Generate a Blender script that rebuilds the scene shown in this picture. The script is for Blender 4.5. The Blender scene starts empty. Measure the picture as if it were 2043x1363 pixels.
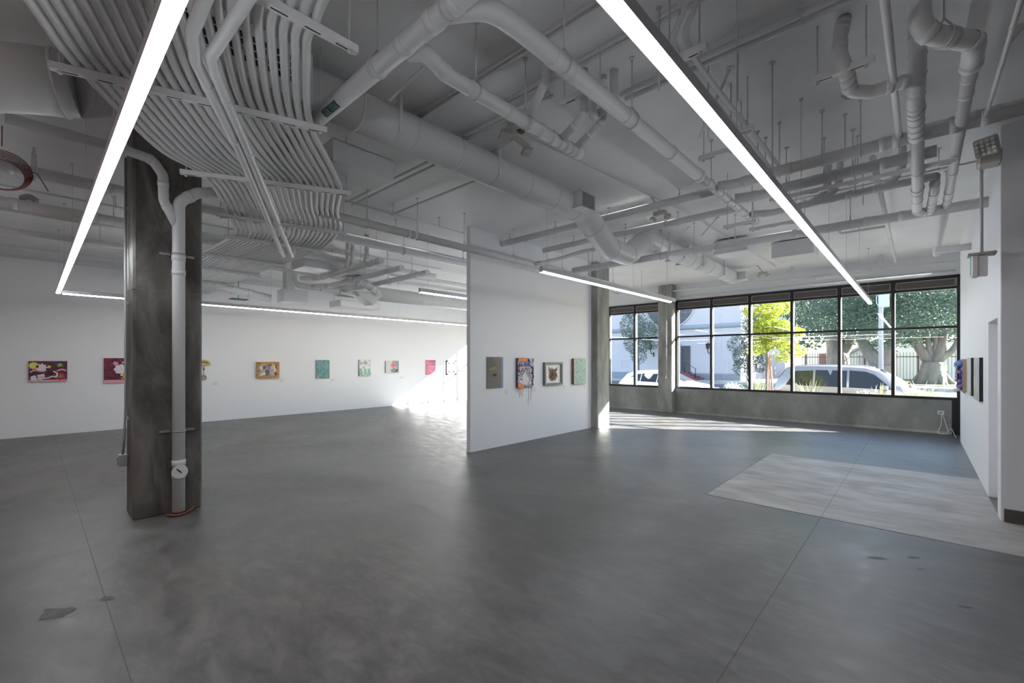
import bpy, math, random
from mathutils import Vector, Matrix
random.seed(7)
S = bpy.context.scene
COL = S.collection

# ------------------------------------------------------------------ camera
TH = math.radians(42.619)
EYE = 1.6
cam_d = bpy.data.cameras.new('camera')
cam_d.sensor_width = 36.0
cam_d.lens = 883.0 / 2043.0 * 36.0
cam_d.shift_y = 38.5 / 2043.0
cam_d.clip_start = 0.05
cam_d.clip_end = 400
cam = bpy.data.objects.new('camera', cam_d)
COL.objects.link(cam)
cam.location = (0, 0, EYE)
cam.rotation_euler = (math.pi / 2, 0, TH)
S.camera = cam

# ------------------------------------------------------------------ sky, sun, exposure
SUN_DIR = Vector((-1.0, -0.73, -0.465)).normalized()      # the way the sunlight travels
W = bpy.data.worlds.new('sky')
S.world = W
W.use_nodes = True
wn = W.node_tree
wn.nodes.clear()
sky = wn.nodes.new('ShaderNodeTexSky')
sky.sky_type = 'NISHITA'
sky.sun_disc = False
sky.sun_elevation = math.asin(-SUN_DIR.z)
sky.sun_rotation = math.atan2(-SUN_DIR.x, -SUN_DIR.y)
sky.altitude = 50
sky.dust_density = .3
sky.ozone_density = 1.6
bg = wn.nodes.new('ShaderNodeBackground')
bg.inputs['Strength'].default_value = 0.8
wo = wn.nodes.new('ShaderNodeOutputWorld')
wn.links.new(sky.outputs[0], bg.inputs[0])
wn.links.new(bg.outputs[0], wo.inputs[0])
sd = bpy.data.lights.new('sun', 'SUN')
sd.energy = 70.0
sd.angle = math.radians(0.55)
sd.color = (1.0, 0.95, 0.88)
so = bpy.data.objects.new('sun', sd)
COL.objects.link(so)
so.rotation_euler = SUN_DIR.to_track_quat('-Z', 'Y').to_euler()
so.location = (20, 30, 15)
LED = 34.0                                                # radiance of the LED diffusers
vs = S.view_settings
vs.view_transform = 'Standard'
vs.look = 'None'
vs.exposure = 0.0
vs.gamma = 1.0
vs.use_curve_mapping = False
S.cycles.use_denoising = True
S.cycles.max_bounces = 10
S.cycles.diffuse_bounces = 6
S.cycles.transparent_max_bounces = 24
S.cycles.sample_clamp_indirect = 8.0
S.cycles.use_light_tree = True

# ------------------------------------------------------------------ survey helpers: where a sight line meets a known plane of the room
FX, FY, RX, RY = -math.sin(TH), math.cos(TH), math.cos(TH), math.sin(TH)
def _ray(u, v):
    l = (u - 1021.5) / 883.0
    return FX + RX * l, FY + RY * l, (720.0 - v) / 883.0
def H(u, v, z):
    r = _ray(u, v); t = (z - EYE) / r[2]
    return Vector((r[0] * t, r[1] * t, z))
def PX(u, v, x):
    r = _ray(u, v); t = x / r[0]
    return Vector((x, r[1] * t, EYE + r[2] * t))
def PY(u, v, y):
    r = _ray(u, v); t = y / r[1]
    return Vector((r[0] * t, y, EYE + r[2] * t))

# ------------------------------------------------------------------ mesh helpers
ORG = {}
class MB:
    def __init__(s):
        s.v = []; s.f = []; s.sm = []
    def add(s, vs_, fs, smooth=False):
        o = len(s.v)
        s.v += [tuple(p) for p in vs_]
        s.f += [tuple(i + o for i in f) for f in fs]
        s.sm += [smooth] * len(fs)
        return s
    def box(s, x0, y0, z0, x1, y1, z1, m=None):
        x0, x1 = sorted((x0, x1)); y0, y1 = sorted((y0, y1)); z0, z1 = sorted((z0, z1))
        p = [(x0,y0,z0),(x1,y0,z0),(x1,y1,z0),(x0,y1,z0),(x0,y0,z1),(x1,y0,z1),(x1,y1,z1),(x0,y1,z1)]
        if m is not None: p = [tuple(m @ Vector(q)) for q in p]
        return s.add(p, [(3,2,1,0),(4,5,6,7),(0,1,5,4),(1,2,6,5),(2,3,7,6),(3,0,4,7)])
    def bbox(s, x0, y0, z0, x1, y1, z1, b=0.01, m=None):
        """box with chamfered edges"""
        x0, x1 = sorted((x0, x1)); y0, y1 = sorted((y0, y1)); z0, z1 = sorted((z0, z1))
        b = min(b, (x1-x0)*.45, (y1-y0)*.45, (z1-z0)*.45)
        ps = []
        for sx in (0, 1):
            for sy in (0, 1):
                for sz in (0, 1):
                    X, Y, Z = (x0, x1)[sx], (y0, y1)[sy], (z0, z1)[sz]
                    dx, dy, dz = (b, -b)[sx], (b, -b)[sy], (b, -b)[sz]
                    ps += [(X, Y+dy, Z+dz), (X+dx, Y, Z+dz), (X+dx, Y+dy, Z)]
        bm_pts = [Vector(q) for q in ps]
        import bmesh
        bm = bmesh.new()
        for q in bm_pts: bm.verts.new(q)
        bmesh.ops.convex_hull(bm, input=bm.verts)
        bmesh.ops.dissolve_limit(bm, angle_limit=0.01, verts=bm.verts, edges=bm.edges)
        bm.verts.index_update()
        vv = [v.co.copy() for v in bm.verts]
        if m is not None: vv = [m @ q for q in vv]
        ff = [tuple(v.index for v in f.verts) for f in bm.faces]
        bm.free()
        return s.add(vv, ff)
    def tube(s, pts, r, n=12, caps=True, r2=None):
        pts = [Vector(p) for p in pts]
        N = len(pts)
        rs = r if isinstance(r, (list, tuple)) else ([r] * N if r2 is None else [r + (r2 - r) * i / (N - 1) for i in range(N)])
        t0 = (pts[1] - pts[0]).normalized()
        up = Vector((0, 0, 1)) if abs(t0.z) < 0.9 else Vector((1, 0, 0))
        nrm = t0.cross(up).normalized()
        vv = []
        for i, p in enumerate(pts):
            if i == 0: t = pts[1] - p
            elif i == N - 1: t = p - pts[i-1]
            else: t = (pts[i+1] - p).normalized() + (p - pts[i-1]).normalized()
            if t.length < 1e-9: t = t0
            t.normalize()
            nrm = (nrm - t * nrm.dot(t))
            if nrm.length < 1e-6: nrm = t.orthogonal()
            nrm.normalize()
            b = t.cross(nrm)
            for k in range(n):
                a = 2 * math.pi * k / n
                vv.append(p + (nrm * math.cos(a) + b * math.sin(a)) * rs[i])
        ff = []
        for i in range(N - 1):
            for k in range(n):
                a, b2 = i*n + k, i*n + (k+1) % n
                ff.append((a, b2, b2 + n, a + n))
        s.add(vv, ff, True)
        if caps:
            o = len(s.v) - len(vv)
            s.f.append(tuple(o + k for k in reversed(range(n)))); s.sm.append(False)
            s.f.append(tuple(o + (N-1)*n + k for k in range(n))); s.sm.append(False)
        return s
    def ring(s, c, axis, r, w, t=0.006, n=16):
        """band of width w round a pipe of radius r"""
        c = Vector(c); a = Vector(axis).normalized()
        return s.tube([c - a*w/2, c - a*w/2 + a*0.001, c + a*w/2 - a*0.001, c + a*w/2], [r, r + t, r + t, r], n, False)
    def lathe(s, prof, c=(0,0,0), n=16, smooth=True):
        """profile [(radius, z)] turned about the vertical through c"""
        vv = []; ff = []
        for (r, z) in prof:
            for k in range(n):
                a = 2*math.pi*k/n
                vv.append((c[0] + r*math.cos(a), c[1] + r*math.sin(a), c[2] + z))
        for i in range(len(prof)-1):
            for k in range(n):
                a, b = i*n+k, i*n+(k+1) % n
                ff.append((a, b, b+n, a+n))
        return s.add(vv, ff, smooth)
    def disc(s, c, axis, r, t, n=20):
        c = Vector(c); a = Vector(axis).normalized()
        return s.tube([c, c + a*t], r, n)
    def prism(s, poly, axis, a, b):
        """poly of 2D points extruded along axis ('x','y','z') from a to b"""
        def P(p, h):
            return {'x': (h, p[0], p[1]), 'y': (p[0], h, p[1]), 'z': (p[0], p[1], h)}[axis]
        n = len(poly)
        vv = [P(p, a) for p in poly] + [P(p, b) for p in poly]
        ff = [tuple(range(n)), tuple(reversed(range(n, 2*n)))]
        ff += [(k, (k+1) % n + 0, (k+1) % n + n, k + n) for k in range(n)]
        return s.add(vv, ff)
    def quad(s, a, b, c, d):
        return s.add([a, b, c, d], [(0,1,2,3)])
    def build(s, name, mat, parent=None, org=None):
        me = bpy.data.meshes.new(name)
        if parent is None:
            o0 = Vector(org) if org is not None else s.base()
            loc = o0
        else:
            o0 = ORG[parent.name_full]
            loc = Vector((0,0,0))
        me.from_pydata([(p[0]-o0.x, p[1]-o0.y, p[2]-o0.z) for p in s.v], [], s.f)
        me.polygons.foreach_set('use_smooth', s.sm)
        me.materials.append(mat)
        me.update()
        import bmesh
        bm = bmesh.new(); bm.from_mesh(me)
        if len(bm.faces) < 4000: bmesh.ops.recalc_face_normals(bm, faces=bm.faces)
        bm.to_mesh(me); bm.free()
        ob = bpy.data.objects.new(name, me)
        COL.objects.link(ob)
        ob.location = loc
        if parent is not None: ob.parent = parent
        ORG[ob.name_full] = o0
        return ob
    def base(s):
        xs = [p[0] for p in s.v]; ys = [p[1] for p in s.v]; zs = [p[2] for p in s.v]
        return Vector(((min(xs)+max(xs))/2, (min(ys)+max(ys))/2, min(zs)))

def tag(o, label=None, cat=None, group=None, kind=None):
    if label: o['label'] = label
    if cat: o['category'] = cat
    if group: o['group'] = group
    if kind: o['kind'] = kind
    return o
def empty(name, loc, label=None, cat=None, group=None):
    o = bpy.data.objects.new(name, None)
    COL.objects.link(o)
    o.location = loc
    o.empty_display_size = 0.1
    ORG[o.name_full] = Vector(loc)
    return tag(o, label, cat, group)
def structure(name, mb, mat, parent=None):
    o = mb.build(name, mat, parent, None if parent else (0, 0, 0))
    if parent is None: o['kind'] = 'structure'
    return o
def copy_tree(o, off=None, parent=None):
    c = o.copy(); COL.objects.link(c)
    c.parent = parent
    if off is not None: c.location = o.location + Vector(off)
    ORG[c.name_full] = ORG[o.name_full] + (Vector(off) if off is not None else Vector((0,0,0)))
    for ch in [k for k in o.children]: copy_tree(ch, None, c)
    return c
def fillet(pts, rad, n=6):
    pts = [Vector(p) for p in pts]
    out = [pts[0]]
    for i in range(1, len(pts)-1):
        a, p, b = pts[i-1], pts[i], pts[i+1]
        d1, d2 = (a-p), (b-p)
        ang = d1.angle(d2)
        if abs(math.pi - ang) < 0.03: out.append(p); continue
        t = min(rad / math.tan(ang/2), d1.length*.48, d2.length*.48)
        q1, q2 = p + d1.normalized()*t, p + d2.normalized()*t
        for k in range(n+1):
            s_ = k/n
            out.append(q1*(1-s_)**2 + p*2*s_*(1-s_) + q2*s_**2)
    out.append(pts[-1])
    return out
def catmull(P, n=6):
    P = [Vector(p) for p in P]; out = []
    for i in range(len(P)-1):
        p0 = P[i-1] if i else P[0]*2 - P[1]
        p1, p2 = P[i], P[i+1]
        p3 = P[i+2] if i+2 < len(P) else P[-1]*2 - P[-2]
        for k in range(n):
            t = k/n
            out.append(0.5*((2*p1) + (p2-p0)*t + (2*p0-5*p1+4*p2-p3)*t*t + (3*p1-p0-3*p2+p3)*t**3))
    out.append(P[-1])
    return out
ORD = ['first','second','third','fourth','fifth','sixth','seventh','eighth','ninth','tenth','eleventh','twelfth','thirteenth','fourteenth','fifteenth','sixteenth','seventeenth','eighteenth','nineteenth','twentieth','twenty-first','twenty-second']

# ------------------------------------------------------------------ materials
def new_mat(name):
    m = bpy.data.materials.new(name); m.use_nodes = True
    nt = m.node_tree
    return m, nt, nt.nodes['Principled BSDF']
def nd(nt, t, **kw):
    n = nt.nodes.new(t)
    for k, v_ in kw.items():
        if k in n.inputs: n.inputs[k].default_value = v_
        else: setattr(n, k, v_)
    return n
def ramp(nt, stops, interp='LINEAR'):
    r = nt.nodes.new('ShaderNodeValToRGB')
    r.color_ramp.interpolation = interp
    e = r.color_ramp.elements
    while len(e) > 1: e.remove(e[0])
    e[0].position = stops[0][0]; e[0].color = (*stops[0][1], 1)
    for p, c in stops[1:]:
        k = e.new(p); k.color = (*c, 1)
    return r
def g3(x): return (x, x, x)
def plain(name, col, rough=0.5, metal=0.0, spec=None, bump=0.0, bscale=60):
    m, nt, b = new_mat(name)
    b.inputs['Base Color'].default_value = (*col, 1)
    b.inputs['Roughness'].default_value = rough
    b.inputs['Metallic'].default_value = metal
    if spec is not None: b.inputs['Specular IOR Level'].default_value = spec
    if bump:
        tc = nd(nt, 'ShaderNodeTexCoord')
        n = nd(nt, 'ShaderNodeTexNoise', Scale=bscale, Detail=3.0)
        bp = nd(nt, 'ShaderNodeBump', Strength=bump, Distance=0.01)
        nt.links.new(tc.outputs['Object'], n.inputs['Vector'])
        nt.links.new(n.outputs['Fac'], bp.inputs['Height'])
        nt.links.new(bp.outputs[0], b.inputs['Normal'])
    return m
def mottled(name, stops, scale=2.0, detail=6.0, rough=0.5, stretch=(1,1,1), bump=0.05, rrange=None, rough_noise=3.0, dist=0.0, spec=None):
    m, nt, b = new_mat(name)
    tc = nd(nt, 'ShaderNodeTexCoord'); mp = nd(nt, 'ShaderNodeMapping')
    mp.inputs['Scale'].default_value = stretch
    n = nd(nt, 'ShaderNodeTexNoise', Scale=scale, Detail=detail, Roughness=0.62, Distortion=dist)
    r = ramp(nt, stops)
    L = nt.links.new
    L(tc.outputs['Object'], mp.inputs[0]); L(mp.outputs[0], n.inputs['Vector'])
    L(n.outputs['Fac'], r.inputs[0]); L(r.outputs[0], b.inputs['Base Color'])
    b.inputs['Roughness'].default_value = rough
    if spec is not None: b.inputs['Specular IOR Level'].default_value = spec
    if bump:
        n3 = nd(nt, 'ShaderNodeTexNoise', Scale=scale*14, Detail=4.0)
        L(mp.outputs[0], n3.inputs['Vector'])
        bp = nd(nt, 'ShaderNodeBump', Strength=bump, Distance=0.01)
        L(n3.outputs['Fac'], bp.inputs['Height']); L(bp.outputs[0], b.inputs['Normal'])
    if rrange:
        n2 = nd(nt, 'ShaderNodeTexNoise', Scale=rough_noise, Detail=5.0)
        L(mp.outputs[0], n2.inputs['Vector'])
        mr = nd(nt, 'ShaderNodeMapRange'); mr.inputs[1].default_value = .35; mr.inputs[2].default_value = .65
        mr.inputs[3].default_value, mr.inputs[4].default_value = rrange
        L(n2.outputs['Fac'], mr.inputs[0]); L(mr.outputs[0], b.inputs['Roughness'])
    return m
M = {}
M['wall'] = plain('white wall paint', (.78, .795, .82), .6, bump=.03, bscale=120)
M['ceiling'] = mottled('painted concrete ceiling', [(.35, (.78,.79,.80)), (.65, (.86,.87,.88))], 1.2, 5, .6, bump=.12)
M['pipe'] = plain('white painted pipe', (.68, .69, .70), .38)
M['duct'] = plain('white painted duct', (.68, .69, .70), .34, bump=.04, bscale=30)
M['conduit'] = plain('white painted conduit', (.68, .69, .69), .42)
M['strut'] = plain('white painted strut', (.76, .76, .77), .45)
M['band'] = plain('painted pipe band', (.62, .63, .64), .4)
M['rod'] = plain('painted threaded rod', (.62, .63, .64), .5)
M['slot'] = plain('dark slot', (.02, .02, .022), .7)
M['housing'] = plain('light fixture housing', (.62, .62, .65), .4)
M['beige'] = plain('beige plastic', (.50, .49, .45), .5)
M['black_metal'] = plain('black window metal', (.012, .013, .016), .35)
M['steel'] = plain('zinc plated steel', (.40, .40, .38), .4, .8)
M['grey_box'] = plain('grey device box', (.33, .34, .33), .5)
M['white_plastic'] = plain('white plastic', (.78, .78, .78), .4)
M['column'] = mottled('brown grey cast concrete', [(.36, (.045,.040,.034)), (.5, (.105,.097,.086)), (.64, (.19,.178,.16))], 2.6, 9, .5, (1,1,.4), .25, dist=.9)
M['column2'] = mottled('pale cast concrete', [(.36, (.18,.19,.17)), (.5, (.28,.29,.27)), (.64, (.38,.39,.36))], 2.4, 8, .7, (1,1,.35), .3)
M['sill'] = mottled('grey cast concrete sill', [(.36, (.19,.20,.19)), (.5, (.26,.27,.255)), (.66, (.34,.35,.33))], 1.5, 7, .6, (1,1,.6), .15)
M['rust'] = mottled('rusty sealant', [(.3, (.10,.04,.025)), (.7, (.30,.13,.09))], 20, 5, .8, bump=.4)

def led_mat(col=(.93, .955, 1.0)):
    m = bpy.data.materials.new('led diffuser'); m.use_nodes = True
    nt = m.node_tree; nt.nodes.clear()
    e = nt.nodes.new('ShaderNodeEmission'); o = nt.nodes.new('ShaderNodeOutputMaterial')
    e.inputs[0].default_value = (*col, 1); e.inputs[1].default_value = LED
    nt.links.new(e.outputs[0], o.inputs[0])
    return m
M['led'] = led_mat()
M['led_added_warm'] = led_mat((1.0, .72, .60))  # pinkish glow for the added bar behind the camera
def glass_mat(name, tint=(.95, .965, .97), f0=.045):
    """clear pane: reflects more at grazing angles (Schlick), passes light straight through"""
    m = bpy.data.materials.new(name); m.use_nodes = True
    nt = m.node_tree; nt.nodes.clear()
    L = nt.links.new
    tr = nt.nodes.new('ShaderNodeBsdfTransparent'); tr.inputs[0].default_value = (*tint, 1)
    gl = nt.nodes.new('ShaderNodeBsdfGlossy'); gl.inputs['Roughness'].default_value = 0.0
    lw = nt.nodes.new('ShaderNodeLayerWeight'); lw.inputs[0].default_value = .5
    pw = nt.nodes.new('ShaderNodeMath'); pw.operation = 'POWER'; pw.inputs[1].default_value = 5
    ma = nt.nodes.new('ShaderNodeMath'); ma.operation = 'MULTIPLY_ADD'; ma.inputs[1].default_value = 1 - f0; ma.inputs[2].default_value = f0
    mx = nt.nodes.new('ShaderNodeMixShader'); o = nt.nodes.new('ShaderNodeOutputMaterial')
    L(lw.outputs['Facing'], pw.inputs[0]); L(pw.outputs[0], ma.inputs[0]); L(ma.outputs[0], mx.inputs[0])
    L(tr.outputs[0], mx.inputs[1]); L(gl.outputs[0], mx.inputs[2]); L(mx.outputs[0], o.inputs[0])
    return m
M['glass'] = glass_mat('window glass')

def floor_mat():
    m, nt, b = new_mat('polished concrete floor')
    L = nt.links.new
    tc = nd(nt, 'ShaderNodeTexCoord')
    n1 = nd(nt, 'ShaderNodeTexNoise', Scale=.45, Detail=8.0, Roughness=.65, Distortion=.5)
    n2 = nd(nt, 'ShaderNodeTexNoise', Scale=3.2, Detail=9.0, Roughness=.7, Distortion=.4)
    mp = nd(nt, 'ShaderNodeMapping'); mp.inputs['Rotation'].default_value = (0, 0, .5); mp.inputs['Scale'].default_value = (1, 2.2, 1)
    L(tc.outputs['Object'], mp.inputs[0])
    L(tc.outputs['Object'], n1.inputs['Vector']); L(mp.outputs[0], n2.inputs['Vector'])
    r1 = ramp(nt, [(.38, (.085,.084,.082)), (.5, (.113,.111,.109)), (.62, (.148,.145,.142))])
    r2 = ramp(nt, [(.38, g3(.74)), (.5, g3(1.0)), (.62, g3(1.30))])
    L(n1.outputs['Fac'], r1.inputs[0]); L(n2.outputs['Fac'], r2.inputs[0])
    mul = nd(nt, 'ShaderNodeMix', data_type='RGBA', blend_type='MULTIPLY'); mul.inputs[0].default_value = 1
    L(r1.outputs[0], mul.inputs[6]); L(r2.outputs[0], mul.inputs[7])
    # brownish wear, small dark spots
    n3 = nd(nt, 'ShaderNodeTexNoise', Scale=.28, Detail=4.0); L(tc.outputs['Object'], n3.inputs['Vector'])
    r3 = ramp(nt, [(.48, g3(0)), (.68, g3(.55))]); L(n3.outputs['Fac'], r3.inputs[0])
    mx = nd(nt, 'ShaderNodeMix', data_type='RGBA', blend_type='MULTIPLY')
    L(r3.outputs[0], mx.inputs[0]); L(mul.outputs[2], mx.inputs[6]); mx.inputs[7].default_value = (1.08, .96, .88, 1)
    n4 = nd(nt, 'ShaderNodeTexNoise', Scale=1.3, Detail=7.0, Roughness=.75); L(mp.outputs[0], n4.inputs['Vector'])
    r4 = ramp(nt, [(.26, g3(.55)), (.33, g3(1))]); L(n4.outputs['Fac'], r4.inputs[0])
    m2 = nd(nt, 'ShaderNodeMix', data_type='RGBA', blend_type='MULTIPLY'); m2.inputs[0].default_value = 1
    L(mx.outputs[2], m2.inputs[6]); L(r4.outputs[0], m2.inputs[7])
    L(m2.outputs[2], b.inputs['Base Color'])
    mr = nd(nt, 'ShaderNodeMapRange'); mr.inputs[1].default_value = .3; mr.inputs[2].default_value = .7
    mr.inputs[3].default_value = .30; mr.inputs[4].default_value = .55
    L(n2.outputs['Fac'], mr.inputs[0]); L(mr.outputs[0], b.inputs['Roughness'])
    b.inputs['Specular IOR Level'].default_value = .5
    n5 = nd(nt, 'ShaderNodeTexNoise', Scale=9.0, Detail=6.0); L(mp.outputs[0], n5.inputs['Vector'])
    bp = nd(nt, 'ShaderNodeBump', Strength=.10, Distance=.01)
    L(n5.outputs['Fac'], bp.inputs['Height']); L(bp.outputs[0], b.inputs['Normal'])
    return m
M['floor'] = floor_mat()
M['patch'] = mottled('lighter concrete infill', [(.36, (.26,.247,.235)), (.5, (.32,.306,.292)), (.64, (.39,.375,.36))], 1.1, 8, .5, (1,2.2,1), .1, rrange=(.4,.65), dist=.5)
M['joint'] = plain('saw cut joint', (.12, .11, .105), .7)
M['stain'] = mottled('dark stain', [(.3, (.07,.065,.06)), (.7, (.13,.12,.11))], 12, 5, .6, bump=0)

# ------------------------------------------------------------------ the shell of the room
WL, WR, WF, WB = -13.77, 0.60, 13.60, -7.0
CZ = 3.95
XE = 6.0                                                    # the hall widens to here behind the pier
PIER = 6.58
structure('floor', MB().box(WL-.2, WB-.2, -.25, XE+.2, WF+.1, 0), M['floor'])
structure('ceiling', MB().box(WL-.2, WB-.2, CZ, XE+.2, WF+.3, CZ+.3), M['ceiling'])
structure('wall_left', MB().box(WL-.2, WB, 0, WL, WF, CZ), M['wall'])
structure('wall_back', MB().box(WL-.2, WB-.2, 0, XE+.2, WB, CZ), M['wall'])
structure('wall_far_right', MB().box(XE, WB, 0, XE+.2, PIER, CZ), M['wall'])
# right wall with a door recess, ending short of the window
DY0, DY1 = PX(1990.5, 1020, WR).y, PX(1972, 990, WR).y
DZ = PX(1972, 644, WR).z
wr = MB()
wr.box(WR, PIER, 0, WR+.32, DY0, CZ)
wr.box(WR, DY1, 0, WR+.12, 12.5, CZ)
wr.box(WR, DY0, DZ, WR+.32, DY1, CZ)
wr.box(WR+.12, DY1, 0, WR+.32, DY1+.1, CZ)
structure('wall_right', wr, M['wall'])
structure('wall_pier', MB().box(WR+.003, PIER-.02, 0, XE, PIER-.003, CZ).box(WR+.32, PIER, 0, XE, PIER+.2, CZ), M['wall'])
structure('wall_recess', MB().box(1.02, 12.5, 0, 1.2, WF+.1, CZ).box(WR+.12, 12.4, 0, 1.2, 12.5, CZ), M['wall'])
structure('baseboard_pier', MB().bbox(WR+.02, PIER-.05, 0, XE, PIER-.02, .13, .005), plain('dark brown base', (.09,.075,.065), .7, bump=.2))
dr = structure('door_1', MB().box(WR+.14, DY0, .0, WR+.18, DY1-.005, DZ-.03), M['white_plastic'])
MB().box(WR+.10, DY1-.05, 0, WR+.14, DY1, DZ).box(WR+.10, DY0, DZ-.05, WR+.14, DY1-.05, DZ).box(WR+.10, DY0, 0, WR+.14, DY0+.05, DZ-.05).build('door_frame', M['wall'], dr)
MB().disc((WR+.14, DY0+.12, .98), (-1,0,0), .03, .02, 16).tube([(WR+.12, DY0+.12, .98), (WR+.07, DY0+.12, .98)], .012, 10).tube([(WR+.085, DY0+.12, .98), (WR+.05, DY0+.12, .98), (WR+.035, DY0+.12, .98)], [.02, .032, .015], 16).build('door_knob', M['steel'], dr)

# window wall: low concrete sill, header, columns
SZ, HZ, TZ = .74, 3.47, 2.34
HB = 3.20                                                  # underside of the louvre strip
structure('wall_sill', MB().box(WL, WF-.06, 0, .52, WF+.16, SZ).prism([(WF-.10, 0), (WF-.06, 0), (WF-.06, .05), (WF-.075, .04)], 'x', WL, .52), M['sill'])
structure('wall_header', MB().box(WL, WF-.02, HZ, 1.02, WF+.16, CZ), M['wall'])
def column(name, x0, y0, x1, y1, mat, b=.02):
    return structure(name, MB().bbox(x0, y0, -.01, x1, y1, CZ+.01, b), mat)
column('wall_column_far', -6.03, 13.30, -5.57, WF+.16, M['column2'])
column('wall_column_divider', -5.98, 9.06, -5.60, 9.62, M['column2'])
column('wall_column_near', -6.22, .69, -5.78, 1.27, M['column'])
structure('trim_1', MB().box(-6.223, .688, 2.32, -5.778, 1.272, 2.324), plain('formwork line', (.20,.19,.17), .8))
# divider
DVX0, DVX1, DVY0, DVY1 = -5.86, -5.765, 5.19, 8.60
structure('wall_divider', MB().box(DVX0, DVY0, 0, DVX1, 9.06, CZ), M['wall'])

# windows
def window(name, x0, x1, xs):
    """storefront window; xs = centres of the inner mullions"""
    y0, y1 = WF-.05, WF+.07
    root = MB()
    root.box(x0, y0, SZ, x1, y1, SZ+.06)
    root.box(x0, y0, HZ-.06, x1, y1, HZ)
    root.box(x0, y0, SZ+.06, x0+.06, y1, HZ-.06).box(x1-.06, y0, SZ+.06, x1, y1, HZ-.06)
    o = structure(name, root, M['black_metal'])
    ed = [x0+.06] + [None]*0
    cs = [x0+.035] + list(xs) + [x1-.035]
    for x in xs:
        MB().box(x-.03, y0, SZ+.06, x+.03, y1, HZ-.06).build('mullion', M['black_metal'], o)
    MB().box(x0+.06, y0+.02, TZ-.025, x1-.06, y1-.01, TZ+.025).build('transom', M['black_metal'], o)
    MB().box(x0+.06, y0+.01, HB-.03, x1-.06, y1-.01, HB+.02).build('rail', M['black_metal'], o)
    for a, b in zip(cs[:-1], cs[1:]):
        a2, b2 = a+.03, b-.03
        for (z0, z1) in ((SZ+.06, TZ-.025), (TZ+.025, HB-.03)):
            MB().box(a2, WF+.005, z0, b2, WF+.012, z1).build('pane', M['glass'], o)
        lv = MB()
        lv.box(a2, WF+.01, HB+.02, b2, WF+.03, HZ-.06)
        for k in range(5):
            z = HB + .04 + k*.032
            lv.box(a2+.03, WF-.012, z, b2-.03, WF+.01, z+.018)
        lo = lv.build('louvre', M['louvre'], o)
        f = MB()
        e0, e1 = a2+.015, b2-.015
        zb, zt = HB+.03, HZ-.07
        f.box(e0, WF-.03, zb, e1, WF-.012, zb+.012).box(e0, WF-.03, zt-.012, e1, WF-.012, zt).box(e0, WF-.03, zb, e0+.012, WF-.012, zt).box(e1-.012, WF-.03, zb, e1, WF-.012, zt)
        f.build('louvre_frame', M['louvre_frame'], lo)
        # bright edge cap on the reveal of each pane
        MB().box(a2, WF+.03, SZ+.06, a2+.012, WF+.068, HB-.03).build('glazing_cap', M['cap'], o)
    return o
M['louvre'] = plain('brown grey louvre', (.16, .14, .135), .5)
M['louvre_frame'] = plain('pale louvre frame', (.50, .47, .45), .4)
M['cap'] = plain('pale glazing cap', (.75, .76, .78), .4)
window('window_1', -5.57, .66, [-4.51, -3.48, -2.47, -1.46, -.45])
window('window_2', WL, -6.03, [-13.1, -12.12, -11.14, -10.17, -9.15, -7.91, -6.95])
# narrow side light in the recess beside the right wall
sl = MB().box(.66, WF-.05, 0, .85, WF+.07, HZ).box(.52, WF-.05, 0, .66, WF+.07, SZ).box(.98, WF-.05, 0, 1.02, WF+.07, HZ).box(.85, WF-.05, 0, .98, WF+.07, .5).box(.85, WF-.05, 3.1, .98, WF+.07, HZ).box(.85, WF-.05, .93, .98, WF+.07, .99)
w3 = structure('window_3', sl, M['black_metal'])
MB().box(.85, WF+.005, .5, .98, WF+.012, 3.1).build('pane', M['glass'], w3)
structure('trim_2', MB().box(.60, 12.5, 0, .605, 12.52, CZ), M['slot'])

# floor infill, saw cuts, stains
zf = .0015
PT = MB().box(-1.88, 5.47, 0, WR, 8.66, zf)
PT.box(WR-.6, 4.9, 0, WR+1.2, 5.47, zf) if False else None
structure('floor_infill', PT.box(WR, 5.47, 0, 3.0, PIER-.02, zf), M['patch'])
jm = MB()
jm.box(-.743, -6, 0, -.739, 13.4, .0018)
jm.box(-13.7, .337, 0, -.74, .341, .0018)
jm.box(-1.885, 5.465, 0, 3.0, 5.475, .0022).box(-1.885, 5.47, 0, -1.878, 8.66, .0022).box(-1.88, 8.655, 0, WR, 8.662, .0022)
structure('floor_joints', jm, M['joint'])
def blob(cx, cy, rx, ry, rot, n=22):
    m_ = MB(); pts = []
    for k in range(n):
        a = 2*math.pi*k/n
        q = 1 + random.uniform(-.35, .3)
        x, y = rx*q*math.cos(a), ry*q*math.sin(a)
        pts.append((cx + x*math.cos(rot) - y*math.sin(rot), cy + x*math.sin(rot) + y*math.cos(rot)))
    return m_.add([(p[0], p[1], .002) for p in pts], [tuple(range(n))])
for (u, v, rx, ry, txt) in ((1747, 1113, .075, .022, 'dark scuff on the floor below the pale concrete infill, largest of its row'),
                            (1822, 1112, .04, .016, 'small dark scuff on the floor right of the largest scuff'),
                            (1835, 1136, .022, .012, 'tiny dark scuff on the floor just below the small one'),
                            (1925, 1211, .04, .014, 'dark scratch on the floor towards the lower right corner'),
                            (110, 1225, .10, .07, 'brown water mark on the floor at lower left'),
                            (212, 1196, .05, .035, 'brown mark where the lower left floor joint starts')):
    c = H(u, v, 0)
    tag(blob(c.x, c.y, rx, ry, .6).build('floor_stain', M['stain']), txt, 'stain')

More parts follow.
